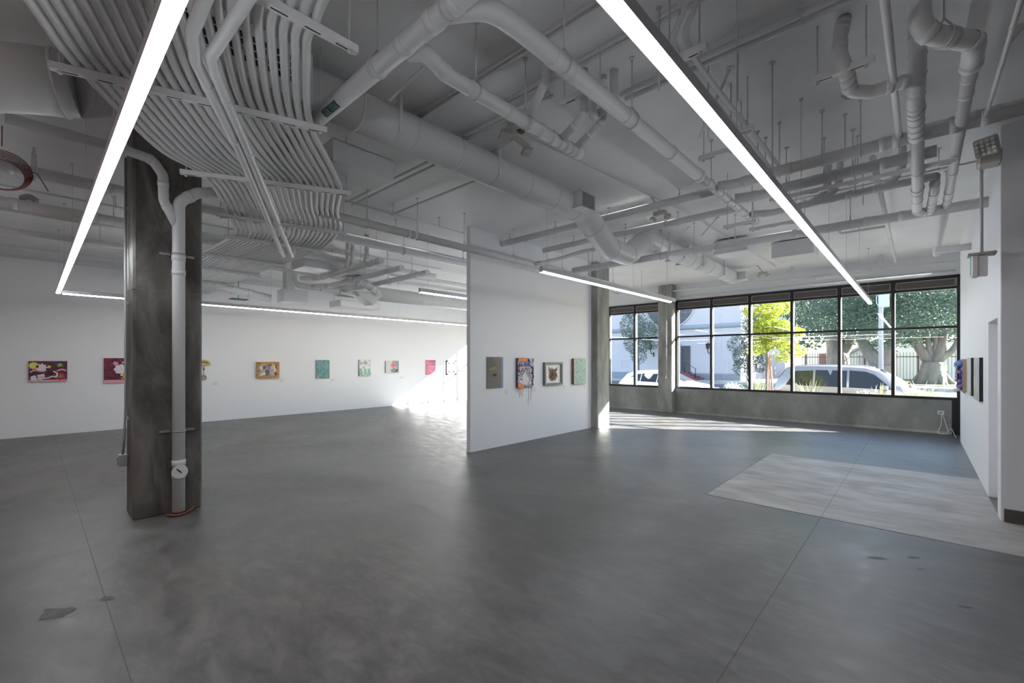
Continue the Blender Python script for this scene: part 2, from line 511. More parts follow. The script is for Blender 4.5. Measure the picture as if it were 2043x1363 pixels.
# ------------------------------------------------------------------ ceiling services
def along(path, t):
    """point and direction at fraction t of a polyline's length"""
    L = [0.0]
    for a, b in zip(path[:-1], path[1:]): L.append(L[-1] + (b-a).length)
    d = t * L[-1]
    for i in range(len(path)-1):
        if d <= L[i+1] + 1e-9:
            s_ = (d - L[i]) / max(1e-9, L[i+1]-L[i])
            return path[i].lerp(path[i+1], s_), (path[i+1]-path[i]).normalized()
    return path[-1], (path[-1]-path[-2]).normalized()
def pipe(name, label, pts, r, bands=(), hang=(), cat='pipe', rad=None, mat='pipe', n=16, group=None, top=CZ, bw=None, hr=None):
    path = fillet(pts, rad if rad else r*2.6, 7)
    o = tag(MB().tube(path, r, n).build(name, M[mat]), label, cat, group)
    for t in bands:
        p, d = along(path, t)
        w = bw if bw else r*1.0
        MB().ring(p, d, r*1.0, w, max(.004, r*.09), n).build('coupling', M['band'] if w < r*.6 else M[mat], o)
    for t in hang:
        p, d = along(path, t)
        side = d.cross(Vector((0,0,1))).normalized()
        h = MB()
        rr = r + .006
        loop = [p + side*math.cos(a)*rr + Vector((0,0,1))*math.sin(a)*rr for a in [math.radians(-270 + 360*k/16) for k in range(17)]]
        apex = p + Vector((0, 0, rr + max(.03, r*.9)))
        k0, k1 = p + side*rr*.8 + Vector((0,0,rr*.55)), p - side*rr*.8 + Vector((0,0,rr*.55))
        h.tube([apex, k0] + [p + side*math.cos(a)*rr + Vector((0,0,1))*math.sin(a)*rr for a in [math.radians(30 - 240*k/12) for k in range(13)]] + [k1, apex], .005, 6)
        h.tube([apex - Vector((0,0,.012)), Vector((apex.x, apex.y, top))], .0055 if not hr else hr, 6)
        h.tube([Vector((apex.x, apex.y, top-.012)), Vector((apex.x, apex.y, top))], .022, 8)
        h.build('hanger', M['rod'], o)
    return o
V = Vector
# --- curving rack of conduits: left and right edge of the rack in plan at each section
ZB = 3.38
def sec(lu, lv, ru, rv): return (H(lu, lv, ZB), H(ru, rv, ZB))
k_ = (ZB-EYE)/2.0
secs = [(V((.3, -1.0, ZB)), V((.1, .68, ZB))),
        (V((-1.2, -.70, ZB)), V((-1.3, .88, ZB))),
        (V((-2.60*k_, -.40*k_, ZB)), H(641, 45, ZB)),
        (H(45, 0, ZB), H(623, 108, ZB)),
        sec(140, 125, 626, 243),
        sec(305, 291, 662, 322),
        sec(383, 336, 684, 376),
        sec(424, 376, 677, 420),
        sec(449, 424, 680, 459),
        sec(463, 467, 642, 497)]
L6, R6 = H(405, 502, ZB), H(566, 526, ZB)
secs += [(L6, R6), (V((-10.5, L6.y+.02, ZB)), V((-10.5, R6.y, ZB))), (V((WL+.01, L6.y+.02, ZB)), V((WL+.01, R6.y, ZB)))]
NC = 22
strut_idx = [2, 4, 6, 8, 9, 10]
for i in range(NC):
    t = (i + .5) / NC
    ctl = []
    for j, (a, b) in enumerate(secs):
        q = a.lerp(b, t)
        q.z = ZB + (.004 if i % 2 else -.002)*0
        ctl.append(q)
    path = catmull(ctl, 7)
    o = MB().tube(path, .0235, 10).build('conduit', M['conduit'])
    side = 'outer' if i == NC-1 else ''
    tag(o, 'white corrugated conduit of the curving ceiling rack, %s from its %s edge' % ((ORD[i], 'left') if i < NC//2 else (ORD[NC-1-i], 'right')), 'conduit', 'conduits of the curving ceiling rack')
    for j in (2, 4, 6):
        p = ctl[j]
        c = MB()
        d = (ctl[j+1]-ctl[j-1]).normalized(); s_ = d.cross(V((0,0,1)))
        c.tube([p + s_*math.cos(a)*.027 + V((0,0,1))*math.sin(a)*.027 for a in [math.radians(-20+220*k/10) for k in range(11)]], .004, 5)
        c.tube([p + V((0,0,.02)), p + V((0,0,.055))], .006, 6)
        c.build('strap', M['rod'], o)
def strut(a, b, label, slots=True, ext=.06, top=CZ, w=.041, group='struts under the curving conduit rack', rods=True, wide=.0):
    """slotted channel between a and b (tops), hung from two rods"""
    d = (b-a).normalized(); a = a - d*ext; b = b + d*ext
    L_ = (b-a).length; s_ = d.cross(V((0,0,1))).normalized()
    mt = Matrix((( d.x, s_.x, 0, a.x), (d.y, s_.y, 0, a.y), (0, 0, 1, a.z), (0,0,0,1)))
    o = MB().box(0, -w/2, -w, L_, w/2, 0, mt).build('strut_channel', M['strut'])
    tag(o, label, 'strut', group)
    if slots:
        sl_ = MB(); n = max(2, int(L_/.16)); 
        for k in range(n):
            x = (k+.5)*L_/n
            sl_.box(x-.04, -.004, -w-.0015, x+.04, .004, -w+.002, mt)
        sl_.build('slots', M['slot'], o)
    if rods:
        for x in (.045, L_-.045):
            p = mt @ V((x, 0, -w-.02))
            MB().tube([p, V((p.x, p.y, top))], .0055, 6).tube([p+V((0,0,.004)), p+V((0,0,.02))], .012, 6).build('rod', M['rod'], o)
    return o
names = ['nearest the camera, its end at the top of the picture', 'crossing behind the left light bar', 'just right of the near column top', 'second behind the near column', 'third behind the near column', 'farthest in view, where the rack runs straight']
for j, nm in zip(strut_idx, names):
    a, b = secs[j]
    z = ZB - .024
    ex = {2: (.0, .16), 4: (.05, .05)}.get(j, (.05, .04))
    a = V((a.x, a.y, z)); b = V((b.x, b.y, z))
    strut(a - (b-a).normalized()*ex[0], b + (b-a).normalized()*ex[1], 'white strut under the rack, ' + nm, True, .04)
for n_, x in (('fourth', -9.9), ('fifth', -11.6)):
    strut(V((x, L6.y, ZB-.024)), V((x, R6.y, ZB-.024)), 'white strut under the straight far run of the rack, %s behind the near column' % n_)

# two pipes slung diagonally under the rack
ZD = 3.22
def dpt(u, v): return H(u, v, ZD)
pipe('drop_pipe', 'white pipe under the conduit rack, left of the diagonal pair', [dpt(430, -60), dpt(384, 62), dpt(390, 122), dpt(477, 300), dpt(566, 512), V((*dpt(570, 512).xy, ZD+.16))], .031, bands=(.17, .29, .65), rad=.12, mat='pipe')
pipe('drop_pipe', 'white pipe under the conduit rack, right of the diagonal pair', [dpt(520, -45), dpt(421, 112), dpt(430, 148), dpt(495, 300), dpt(583, 513), V((*dpt(587, 513).xy, ZD+.16))], .030, bands=(.20, .33, .66), rad=.10)

# --- the big round duct
XD = -3.52
def xd(u, v): return PX(u, v, XD)
dpath = [V((XD, .55, 3.73)), V((XD, 5.28, 3.73)), V((XD, 6.02, 3.33)), V((XD, 6.62, 3.33)), V((XD, 7.25, 3.71)), V((XD, 12.2, 3.75))]
dpf = fillet(dpath, .34, 6)
duct = tag(MB().tube(dpf, .168, 28).build('round_duct', M['duct']), 'large round white air duct running from the conduit rack towards the windows', 'duct')
for t in [0.02 + k*.0455 for k in range(22)]:
    p, d = along(dpf, t)
    w = .012 if int(t*1000) % 3 else .02
    MB().ring(p, d, .168, w, .005, 28).build('duct_seam', M['band'], duct)
for (y, sx) in ((2.2, 1), (3.45, 1), (7.9, 1), (8.6, 1), (9.6, 1), (11.0, 1)):
    a = [math.radians(-10 + 200*k/14) for k in range(15)]
    st = MB(); zc = 3.73
    st.tube([V((XD + .172*math.cos(q), y, zc + .172*math.sin(q))) for q in [math.radians(80 - 170*k/14) for k in range(15)]], .006, 6)
    st.box(XD+.155, y-.014, 3.6, XD+.178, y+.014, CZ)
    st.build('hanger_strap', M['duct'], duct)
# side grille on the near plenum and on the run above the divider
def register(name, parent, y0, y1, z0, z1, x, depth, n=10):
    b = MB().prism([(y0, z0), (y1, z0), (y1, z1), (y0, z1)], 'x', x, x+depth)
    o = b.build(name, M['duct'], parent)
    g = MB(); xx = x+depth
    for k in range(n):
        y = y0+.02 + (y1-y0-.04)*(k+.5)/n
        g.box(xx, y-.002, z0+.02, xx+.004, y+.004, z1-.02)
    g.box(xx, y0, z0, xx+.008, y1, z0+.016).box(xx, y0, z1-.016, xx+.008, y1, z1).box(xx, y0, z0, xx+.008, y0+.016, z1).box(xx, y1-.016, z0, xx+.008, y1, z1)
    MB().box(xx+.0005, y0+.012, z0+.012, xx+.001, y1-.012, z1-.012).build('grille_opening', M['slot'], o)
    g.build('grille', M['duct'], o)
    return o
register('side_register', duct, 4.86, 5.20, 3.62, 3.84, XD+.10, .17, 14)
for y in (8.75, 9.25):
    MB().prism([(XD-.30, 3.62), (XD-.12, 3.80), (XD-.12, 3.62)], 'y', y, y+.16).build('duct_scoop', M['duct'], duct)
    MB().prism([(XD+.24, 3.86), (XD+.10, 3.86), (XD+.10, 3.70), (XD+.24, 3.78)], 'y', y-.1, y+.12).build('duct_scoop', M['duct'], duct)
MB().box(XD-.12, 12.2, 3.62, XD+.12, 12.5, 3.84).box(XD+.1, 12.05, 3.64, XD+.34, 12.3, 3.84).build('end_diffuser', M['duct'], duct)
# plenum behind the rack with its dark grille
pl = MB().box(-3.75, .50, 3.50, -3.32, 1.42, 3.88).build('plenum_box', M['duct'])
tag(pl, 'white rectangular plenum with a dark grille seen through the conduits', 'duct')
gm = MB(); gy0, gy1, gz0, gz1 = .62, 1.30, 3.60, 3.80
MB().box(-3.32, gy0, gz0, -3.318, gy1, gz1).build('grille_opening', M['slot'], pl)
for k in range(15): gm.box(-3.318, gy0+(gy1-gy0)*k/14-.004, gz0, -3.313, gy0+(gy1-gy0)*k/14+.004, gz1)
for k in range(5): gm.box(-3.318, gy0, gz0+(gz1-gz0)*k/4-.004, -3.313, gy1, gz0+(gz1-gz0)*k/4+.004)
gm.build('grille', M['duct'], pl)
# flat box hung beside the duct
tag(MB().bbox(-4.55, 1.95, 3.52, -4.12, 2.62, 3.74, .006).build('duct_box', M['duct']), 'flat white sheet metal box below the round duct beside the rack', 'duct')

# --- pipe with the green tag, and its two branches
Z1 = 3.46
yv0 = 1.49
V0 = pipe('drain_pipe', 'thick white pipe with a green tag slanting across the duct', [V((.35, yv0, Z1)), V((-4.3, yv0, Z1))], .058,
          bands=(.30, .40, .455, .495, .555, .62), hang=(.47, .62), n=24)
t_ = MB(); xs_ = H(684, 212, 3.41).x; xe_ = H(659, 235, 3.41).x
def arcstrip(m_, x0, x1, a0, a1, r, k=6):
    for i in range(k):
        p = [math.radians(a0 + (a1-a0)*j/k) for j in (i, i+1)]
        q = [(V((x, yv0 + r*math.cos(a), Z1 + r*math.sin(a)))) for a in p for x in (x0, x1)]
        m_.add([q[0], q[1], q[3], q[2]], [(0,1,2,3)])
    return m_
tg = arcstrip(t_, xe_, xs_, -150, -95, .0595).build('green_tag', plain('green tag', (.012, .07, .05), .5), V0)
lt = MB(); w_ = (xs_-xe_)
rnd = random.Random(3)
glyph = {'S': [(0,1,1,1),(0,.5,0,1),(0,.5,1,.5),(1,0,1,.5),(0,0,1,0)], 'O': [(0,0,1,0),(0,1,1,1),(0,0,0,1),(1,0,1,1)], 'L': [(0,0,0,1),(0,0,1,0)], 'I': [(.5,0,.5,1)], 'D': [(0,0,0,1),(0,0,.8,0),(0,1,.8,1),(1,.15,1,.85)], 'W': [(0,0,0,1),(1,0,1,1),(.5,0,.5,.6),(0,0,1,0)], 'A': [(0,0,0,1),(1,0,1,1),(0,1,1,1),(0,.5,1,.5)], 'T': [(0,1,1,1),(.5,0,.5,1)], 'E': [(0,0,0,1),(0,0,1,0),(0,.5,.8,.5),(0,1,1,1)], 'R': [(0,0,0,1),(0,1,1,1),(1,.5,1,1),(0,.5,1,.5),(.5,.5,1,0)]}
for k, ch in enumerate('SOLIDW'):
    for (x0, y0, x1, y1) in glyph[ch]:
        fx = lambda x: xe_ + w_*(.08 + .145*k + .10*x)
        fa = lambda y: -140 + 36*(1-y)
        def pt(x, y): a = math.radians(fa(y)); return V((fx(x), yv0 + .0605*math.cos(a), Z1 + .0605*math.sin(a)))
        lt.tube([pt(x0, y0), pt((x0+x1)/2, (y0+y1)/2), pt(x1, y1)], .0016, 4)
lt.build('tag_lettering', plain('pale tag lettering', (.35, .45, .42), .5), tg)

xv1 = -1.63
e1 = V((xv1, 4.58, Z1))
V1 = pipe('drain_pipe', 'thick white branch pipe beside the right light bar, nearest part elbowed into the tagged pipe', [H(893, 24, Z1), H(975, 14, Z1), V((xv1-.02, 1.86, Z1)), e1], .056, bands=(.24, .30, .52, .78, .985), hang=(.27, .55), n=24, rad=.2)
V1b = pipe('drain_pipe', 'thinner white pipe with stepped couplings continuing the thick branch to three side pipes', [e1, V((xv1, 5.2, Z1)), V((xv1+.02, 6.62, Z1))], .041, bands=(.10, .30, .42, .52, .62, .74, .82, .90, .96), hang=(.16,), n=20)
xv2 = -2.28
V2 = pipe('drain_pipe', 'white branch pipe left of the thick one, ending in banded joints', [H(812, 104, Z1), H(846, 103, Z1), V((xv2+.02, 1.84, Z1)), V((xv2+.03, 3.34, Z1))], .050, bands=(.16, .30, .50, .62, .70, .78, .84, .885, .93, .965), hang=(.32, .60), n=22, rad=.16)
# trap and risers above that branch
pipe('trap_pipe', 'short white riser dropping from the ceiling into the banded branch pipe', [V((-2.06, 2.62, CZ)), V((-2.06, 2.62, 3.72)), V((-2.22, 2.62, 3.5))], .033, bands=(.1, .3), n=14)
pipe('trap_pipe', 'white trap pipe with a sloping elbow between the two branch pipes', [V((-2.06, 2.66, 3.78)), V((-1.92, 2.72, 3.78)), V((-1.80, 2.86, 3.64)), V((-1.96, 3.10, 3.56)), V((-1.82, 3.2, 3.72)), V((-1.82, 3.2, CZ))], .034, bands=(.15, .3, .62, .8), n=14)
pipe('trap_pipe', 'white vertical drop pipe, left of two beside the banded branch', [V((-1.99, 3.02, CZ)), V((-1.99, 3.02, 3.58)), V((-2.20, 3.02, 3.47))], .032, bands=(.35, .6, .8), n=14)
pipe('trap_pipe', 'white vertical drop pipe, right of two beside the banded branch', [V((-1.92, 3.20, CZ)), V((-1.92, 3.20, 3.58)), V((-2.18, 3.22, 3.47))], .032, bands=(.35, .6, .8), n=14)
strut(V((-2.08, 2.9, 3.70)), V((-1.78, 2.9, 3.70)), 'short slotted strut among the trap pipes', group=None)

# --- cross pipes running to the right wall
pipe('cross_pipe', 'white cross pipe left of the thick branch, nearest of the three', [V((H(1420, 375, 3.80).x, 6.0, 3.80)), V((H(992, 487, 3.80).x, 6.0, 3.80))], .052, bands=(.97,), hang=(.12, .40, .66, .93))
pipe('cross_pipe', 'white cross pipe left of the thick branch, second of the three', [V((H(1462, 405, 3.80).x, 6.92, 3.80)), V((H(1082, 499, 3.80).x, 6.92, 3.80)), ], .051, bands=(.3, .97), hang=(.25, .5, .8))
HD = pipe('cross_pipe', 'longest white cross pipe, spanning from the divider light to the right wall', [V((WR, 7.66, 3.48)), V((H(1120, 534, 3.48).x, 7.66, 3.48))], .062, bands=(.13, .19, .33, .5, .52, .66, .75), hang=(.06, .22, .31, .47, .58, .68, .80, .92), n=20)
HA = pipe('cross_pipe', 'white cross pipe right of the thick branch, nearest and thickest of the group', [H(1432, 373, 3.46), H(1475, 366, 3.46), V((-1.05, 5.02, 3.48)), V((.6, 5.06, 3.5))], .052, bands=(.12, .3, .62, .66, .82, .9), hang=(.42, .55, .72), n=20)
HB = pipe('cross_pipe', 'white cross pipe right of the thick branch, second, with a tray rail beneath', [H(1466, 397, 3.46), H(1510, 391, 3.46), V((-1.05, 5.66, 3.52)), V((.12, 5.66, 3.54))], .054, bands=(.12, .55, .78, .9), hang=(.3, .5, .64), n=20)
strut(V((-1.2, 5.72, 3.455)), V((.2, 5.72, 3.455)), 'long slotted rail fixed under the second cross pipe', group=None, rods=False)
HC = pipe('cross_pipe', 'white cross pipe right of the thick branch, third, with curved wye branches', [H(1498, 427, 3.46), H(1540, 425, 3.46), V((-.95, 6.30, 3.48)), V((.13, 6.30, 3.5))], .040, bands=(.1, .35, .5, .58, .72, .95), hang=(.25, .62), n=16)
for (u, t2, nm) in ((1640, 0, 'left'), (1665, 0, 'middle'), (1790, 0, 'right')):
    x = H(u, 400, 3.48).x
    pipe('wye_pipe', 'short curved white wye rising from the third cross pipe, %s of three' % nm, [V((x-.12, 6.30, 3.49)), V((x, 6.30, 3.56)), V((x+.06, 6.30, 3.68)), V((x+.06, 6.30, CZ))], .034, bands=(.45,), n=14, rad=.1)
for yy, nm in ((6.80, ''),):
    pipe('thin_conduit', 'thin white conduit along the ceiling past the third cross pipe', [V((-1.4, yy, 3.72)), V((.55, yy, 3.72))], .011, n=8, hang=(.3, .8), cat='conduit')
strut(V((-1.75, 7.05, 3.52)), V((-1.25, 7.05, 3.52)), 'short hanging strut beside the right light bar', group=None)
strut(V((-1.75, 5.9, 3.30)), V((-1.5, 5.9, 3.30)), 'short strut stub left of the right light bar', group=None)

# --- plumbing at upper right
def R(u, v, z=3.5): return H(u, v, z)
pipe('riser_pipe', 'slim white pipe dropping straight towards the cross pipes at upper right, left one', [V((-.135, 2.6, 3.5)), V((-.125, 5.02, 3.5))], .0215, bands=(.97,), n=14)
elb = [V((.01, 3.42, CZ)), V((.01, 3.42, 3.55)), V((.24, 3.80, 3.5)), V((.25, 7.4, 3.5)), V((.25, 7.64, 3.5))]
EY = H(1955, 80, 3.5).y
pipe('elbow_pipe', 'thick white double elbow dropping from the ceiling at upper right', [V((*H(1834, 66, 3.52).xy, CZ)), H(1834, 66, 3.52), V((.245, EY, 3.5)), V((.245, EY+.30, 3.5))], .054, bands=(.18, .42, .55, .70, .97), hang=(.52,), n=22, rad=.13)
pipe('elbow_pipe', 'long white pipe running from the double elbow beside the right wall', [V((.245, EY+.28, 3.5)), V((.245, 7.6, 3.5))], .040, bands=(.05, .12, .62, .82, .9, .97), n=20)
pipe('elbow_pipe', 'white pipe beyond the longest cross pipe beside the right wall', [V((.24, 7.72, 3.52)), V((.22, 10.4, 3.52)), V((.22, 10.55, 3.42))], .05, bands=(.85, .9, .95), n=18)
pipe('riser_pipe', 'slim white pipe at the upper right corner above the pier', [V((.40, 2.9, 3.5)), V((.38, 5.0, 3.5))], .0135, bands=(.42, .95), n=14)
pipe('cross_pipe', 'white pipe crossing above the pier at the right edge', [V((-.02, 5.28, 3.62)), V((.2, 5.28, 3.62)), V((2.2, 5.28, 3.62))], .042, bands=(.1, .16, .22), n=16)
tg_ = tag(MB().disc((.52, 4.06, 3.62), (-.6, -.5, -.6), .035, .02, 18).tube([(.52,4.06,3.62), (.45,4.06,3.62), (.39,3.98,3.52)], .022, 12).build('valve_fitting', M['pipe']), 'round capped fitting on the slim pipe at upper right', 'fitting')
pipe('trap_pipe', 'thick white trap hanging below a slotted bracket at upper right', [H(1684, 38, CZ), H(1676, 72, 3.80), H(1675, 105, 3.68), H(1688, 140, 3.58), H(1697, 182, 3.49), H(1738, 184, 3.48), H(1800, 164, 3.50), H(1836, 160, 3.50)], .043, bands=(.05, .12, .25, .45, .5, .55, .82, .9), n=20, rad=.08)
sa = H(1636, 150, 3.60); sb = H(1722, 116, 3.60)
strut(sa, V((sb.x, sa.y, 3.60)), 'slotted bracket carrying the thick trap at upper right', group=None)
pipe('stack_pipe', 'thick white stack with many hose bands at upper right', [V((-.01, 4.12, CZ)), V((-.01, 4.12, 3.60)), V((-.02, 4.36, 3.46)), V((-.02, 5.0, 3.46))], .050, bands=(.1, .2, .3, .42, .50, .62, .72, .82, .92), hang=(.55,), n=20, bw=.014)
pipe('stack_pipe', 'banded white pipe standing on the longest cross pipe, thicker one', [V((-.01, 5.3, CZ)), V((-.01, 5.3, 3.62)), V((-.01, 5.75, 3.40)), V((-.02, 7.3, 3.42)), V((.05, 7.62, 3.46))], .047, bands=(.3, .5, .56, .68, .85, .92), hang=(.5,), n=18, bw=.014)
pipe('stack_pipe', 'banded white pipe standing on the longest cross pipe, thinner one', [V((.12, 6.3, 3.5)), V((.12, 6.6, 3.44)), V((.10, 7.6, 3.46))], .042, bands=(.12, .3, .62, .75, .9), n=18, bw=.014)
pipe('sprinkler_pipe', 'small white sprinkler branch at right below the trap pipe', [V((.0, 4.55, 3.76)), V((-.44, 4.55, 3.76)), V((-.47, 4.55, 3.80))], .014, n=10, cat='sprinkler')
pipe('sprinkler_pipe', 'small white sprinkler branch on the ceiling right of the light bar end', [PX(1790, 458, .0) if False else V((-.38, 9.2, 3.74)), V((-.98, 9.2, 3.74)), V((-1.0, 9.2, 3.84))], .018, n=10, cat='sprinkler')
pipe('riser_pipe', 'slim white pipe running back to the windows beside the sprinkler branch', [V((-.36, 6.0, 3.74)), V((-.38, 12.6, 3.74))], .030, bands=(.3, .62, .9), n=14)
pipe('riser_pipe', 'white pipe bending down above the rightmost window', [V((-.62, 12.75, CZ)), V((-.62, 12.75, 3.72)), V((-.85, 12.75, 3.60)), V((-2.0, 12.75, 3.58))], .045, bands=(.25, .32, .38, .45, .6, .9), n=14)
pipe('riser_pipe', 'white stub pipe above the middle window', [V((-2.35, 12.9, CZ)), V((-2.35, 12.9, 3.62)), V((-2.6, 12.9, 3.56))], .040, bands=(.5,), n=14)
for k, (yy, zz) in enumerate(((12.98, 3.68), (13.562, 3.57))):
    pipe('ledge_conduit', 'long white conduit above the windows, %s of two' % ('lower' if k else 'upper'), [V((-5.4, yy, zz)), V((.58, yy, zz))], .016, n=8, cat='conduit', bands=(.2, .5, .8))
pipe('wall_pipe', 'short capped white pipe end against the right wall near the windows', [V((.2, 10.0, 3.4)), V((.60, 10.0, 3.4))], .055, bands=(.3, .6), n=16)

# --- long pipe over the divider and its neighbours
xm = -5.33
MP = pipe('main_pipe', 'long white pipe passing from the conduit rack along the top of the divider', [V((xm, 2.35, 3.40)), V((xm, 12.9, 3.40))], .054, bands=(.12, .13, .40, .41, .44, .52, .54, .60, .66, .9), hang=(.06, .135, .22, .33, .47, .56, .66, .8), n=18)
pipe('branch_pipe', 'curved white branch joining the long pipe at the divider', [V((-5.28, 6.35, 3.40)), V((-5.05, 6.75, 3.52)), V((-4.6, 6.85, 3.60)), V((-4.2, 6.85, 3.60))], .036, bands=(.1, .5), n=14, rad=.2)
pipe('sprinkler_pipe', 'thin white sprinkler line from the rack to the divider top', [H(688, 400, 3.80), H(926, 466, 3.80)], .014, n=10, hang=(.35, .75), cat='sprinkler')
for (a, b, nm) in (((697, 406), (842, 322), 'nearer of the pair by the duct'), ((701, 409), (856, 335), 'farther of the pair by the duct'), ((776, 427), (940, 368), 'single one left of the divider top')):
    pa = H(*a, 3.86); pb = H(*b, 3.86)
    pipe('ceiling_conduit', 'thin white conduit under the ceiling, ' + nm, [V((pa.x, (pa.y+pb.y)/2, 3.86)), V((pb.x+.3, (pa.y+pb.y)/2, 3.86))], .014, n=8, cat='conduit')

# --- surface conduits on the ceiling, in pairs
def ceil_pair(y, x0, x1, nm, r=.016, gap=.05, z=3.915):
    for k in (0, 1):
        pipe('ceiling_conduit', 'white surface conduit on the ceiling, %s, %s one' % (nm, ('nearer', 'farther')[k]), [V((x0, y+k*gap, z)), V((x1, y+k*gap, z))], r, n=8, cat='conduit', bands=(.3, .7))
ceil_pair(2.45, -4.0, 2.5, 'first pair past the tagged pipe')
ceil_pair(2.86, -2.75, 2.5, 'second pair, above the traps')
ceil_pair(3.03, -3.9, -2.35, 'pair between duct and traps')
ceil_pair(3.45, -1.9, 2.5, 'pair crossing the right light bar', .022, .09, 3.9)
pipe('ceiling_conduit', 'thin white conduit on the ceiling leading to the twin floodlight fixture', [V((-3.7, 3.52, 3.92)), V((-3.0, 3.38, 3.92))], .018, n=8, cat='conduit')
pipe('ceiling_conduit', 'long thin conduit on the ceiling from the floodlight fixture towards the windows', [V((-2.98, 3.55, 3.93)), V((-2.7, 6.9, 3.93)), V((-2.62, 12.5, 3.93))], .010, n=8, cat='conduit', bands=(.1, .3, .5))
pipe('ceiling_conduit', 'thin conduit along the lower side of the round duct', [V((-3.86, 1.95, 3.9)), V((-3.86, 4.6, 3.9))], .009, n=8, cat='conduit', bands=(.25, .5, .8))
fl = [H(1378, -20, 3.62), H(1362, 25, 3.60), H(1344, 75, 3.58), H(1352, 108, 3.58), H(1380, 150, 3.58), H(1440, 222, 3.58), H(1500, 290, 3.58), H(1548, 350, 3.56)]
for dx, nm in ((0, 'left'), (.075, 'right')):
    pipe('flex_conduit', 'white flexible conduit dropping beside the right light bar, %s of two' % nm, catmull([p + V((dx, .0, 0)) for p in fl], 4), .018, n=10, cat='conduit', rad=.01)
sa = H(1340, 118, 3.54); sb = H(1392, 96, 3.54)
strut(sa, V((sb.x, sa.y, 3.54)), 'short strut holding the flexible conduits beside the right light bar', group=None)
sa = H(1462, 262, 3.54); sb = H(1486, 252, 3.54)
strut(sa, V((sb.x, sa.y, 3.54)), 'second short strut along the flexible conduits', group=None)
strut(V((-1.5, 4.35, 3.56)), V((-1.2, 4.35, 3.56)), 'short strut left of the right light bar', group=None)
pipe('flex_conduit', 'loop of white flexible conduit at the top edge right of the light bar', [V((-.22, 2.3, 3.9)), V((-.32, 2.75, 3.86)), V((-.2, 3.0, 3.86)), V((.3, 2.9, 3.88))], .014, n=8, cat='conduit', rad=.2)

# --- pipes in the far left bay
for (p, r, z, nm) in (((95, 350), .060, 3.6, 'nearest'), ((60, 412), .066, 3.6, 'second'), ((60, 466), .046, 3.62, 'third'), ((60, 380), .014, 3.75, 'thin one between first and second')):
    c = H(*p, z)
    pipe('bay_pipe', 'long white pipe in the bay behind the near column, ' + nm, [V((c.x, -3.0, z)), V((c.x, 6.5, z))], r, bands=(.30, .38, .45, .62, .8), hang=(.4, .6, .8), n=14, group=None)
for (u, v, z, r, y1, nm) in ((0, 508, 3.72, .03, 12.0, 'lowest, along the left wall'), (800, 548, 3.62, .03, 12, 'beyond the trays')):
    c = H(u, v, z)
    pipe('bay_pipe', 'thin white pipe in the far bay, ' + nm, [V((max(c.x, WL+.08), -3, z)), V((max(c.x, WL+.08), y1, z))], r, n=10, bands=(.4, .7), hang=(.5, .8))
# far bay beyond the rack: trays, ducts, diffusers
BX = -11.6
fd = tag(MB().tube([V((BX, 5.6, 3.55)), V((BX, 13.0, 3.55))], .20, 22).build('round_duct', M['duct']), 'large round white duct along the far bay beyond the divider edge', 'duct')
for k in range(18): MB().ring((BX, 5.9+k*.4, 3.55), (0,1,0), .20, .012, .005, 22).build('duct_seam', M['band'], fd)
tag(MB().box(-9.3, 3.55, 3.42, -8.7, 5.05, 3.78).box(-9.2, 5.05, 3.46, -8.8, 5.2, 3.74).build('rectangular_duct', M['duct']), 'rectangular white duct beyond the far end of the rack', 'duct')
tag(MB().box(-10.9, 5.5, 3.34, -10.3, 6.1, 3.66).prism([(5.55, 3.34), (6.3, 3.34), (6.0, 3.05)], 'x', -10.8, -10.4).build('rectangular_duct', M['duct']), 'white duct box with a triangular scoop in the far bay', 'duct')
tag(MB().bbox(-12.9, 6.0, 3.18, -12.2, 7.3, 3.36, .01).tube([(-12.8,6.1,3.34),(-12.8,6.1,CZ)], .006, 6).tube([(-12.3,6.1,3.34),(-12.3,6.1,CZ)], .006, 6).tube([(-12.3,7.2,3.34),(-12.3,7.2,CZ)], .006, 6).build('fan_coil_unit', M['duct']), 'long flat white unit hung high before the far wall', 'unit')
tag(MB().box(-12.2, 4.3, 3.10, -11.75, 4.9, 3.42).box(-12.1, 4.4, 3.42, -11.85, 4.6, CZ).build('diffuser_box', M['duct']), 'square white diffuser box over the far light bar', 'duct')
for (x, y0, y1, z, nm) in ((-7.75, 3.95, 3.95, 3.45, 'first'),):
    pass
TR = [('nearer', 4.25, -7.1, -9.6, 3.40), ('middle', 4.75, -7.2, -10.2, 3.36), ('farther', 5.35, -7.2, -10.4, 3.36)]
for nm, y, x0, x1, z in TR:
    pipe('tray_pipe', 'thick white cross pipe left of the divider, %s of three' % nm, [V((x0, y, z)), V((x1, y, z)), V((x1-.35, y-.25, z))], .055, bands=(.05, .1, .15, .4, .5, .6, .8, .9), hang=(.15, .4, .65), n=14)
for k, (x, y) in enumerate(((-8.15, 4.25), (-8.35, 4.25), (-7.6, 4.25))):
    pipe('tray_riser', 'short white riser up to the ceiling from the nearer cross pipe, %s' % ORD[k], [V((x, y, CZ)), V((x, y, 3.58)), V((x-.12, y, 3.42))], .034, n=12, bands=(.3, .7))
pipe('bay_pipe', 'white pipe with an elbow beyond the far end of the rack', [V((-10.6, 4.1, CZ)), V((-10.6, 4.1, 3.35)), V((-10.6, 4.9, 3.35)), V((-10.6, 5.9, 3.30))], .07, bands=(.5, .7, .9), n=14)
pipe('flex_duct', 'shiny white flexible duct sloping down beyond the rack', [V((-9.0, 4.6, 3.46)), V((-9.2, 5.2, 3.30)), V((-9.35, 5.5, 3.18))], .085, bands=(.3, .5, .7, .9), n=16, cat='duct')
pipe('flex_duct', 'white round duct ending over the far light bar', [V((-12.4, 3.0, 3.40)), V((-12.4, 4.2, 3.22))], .10, bands=(.3, .6), n=16, cat='duct')
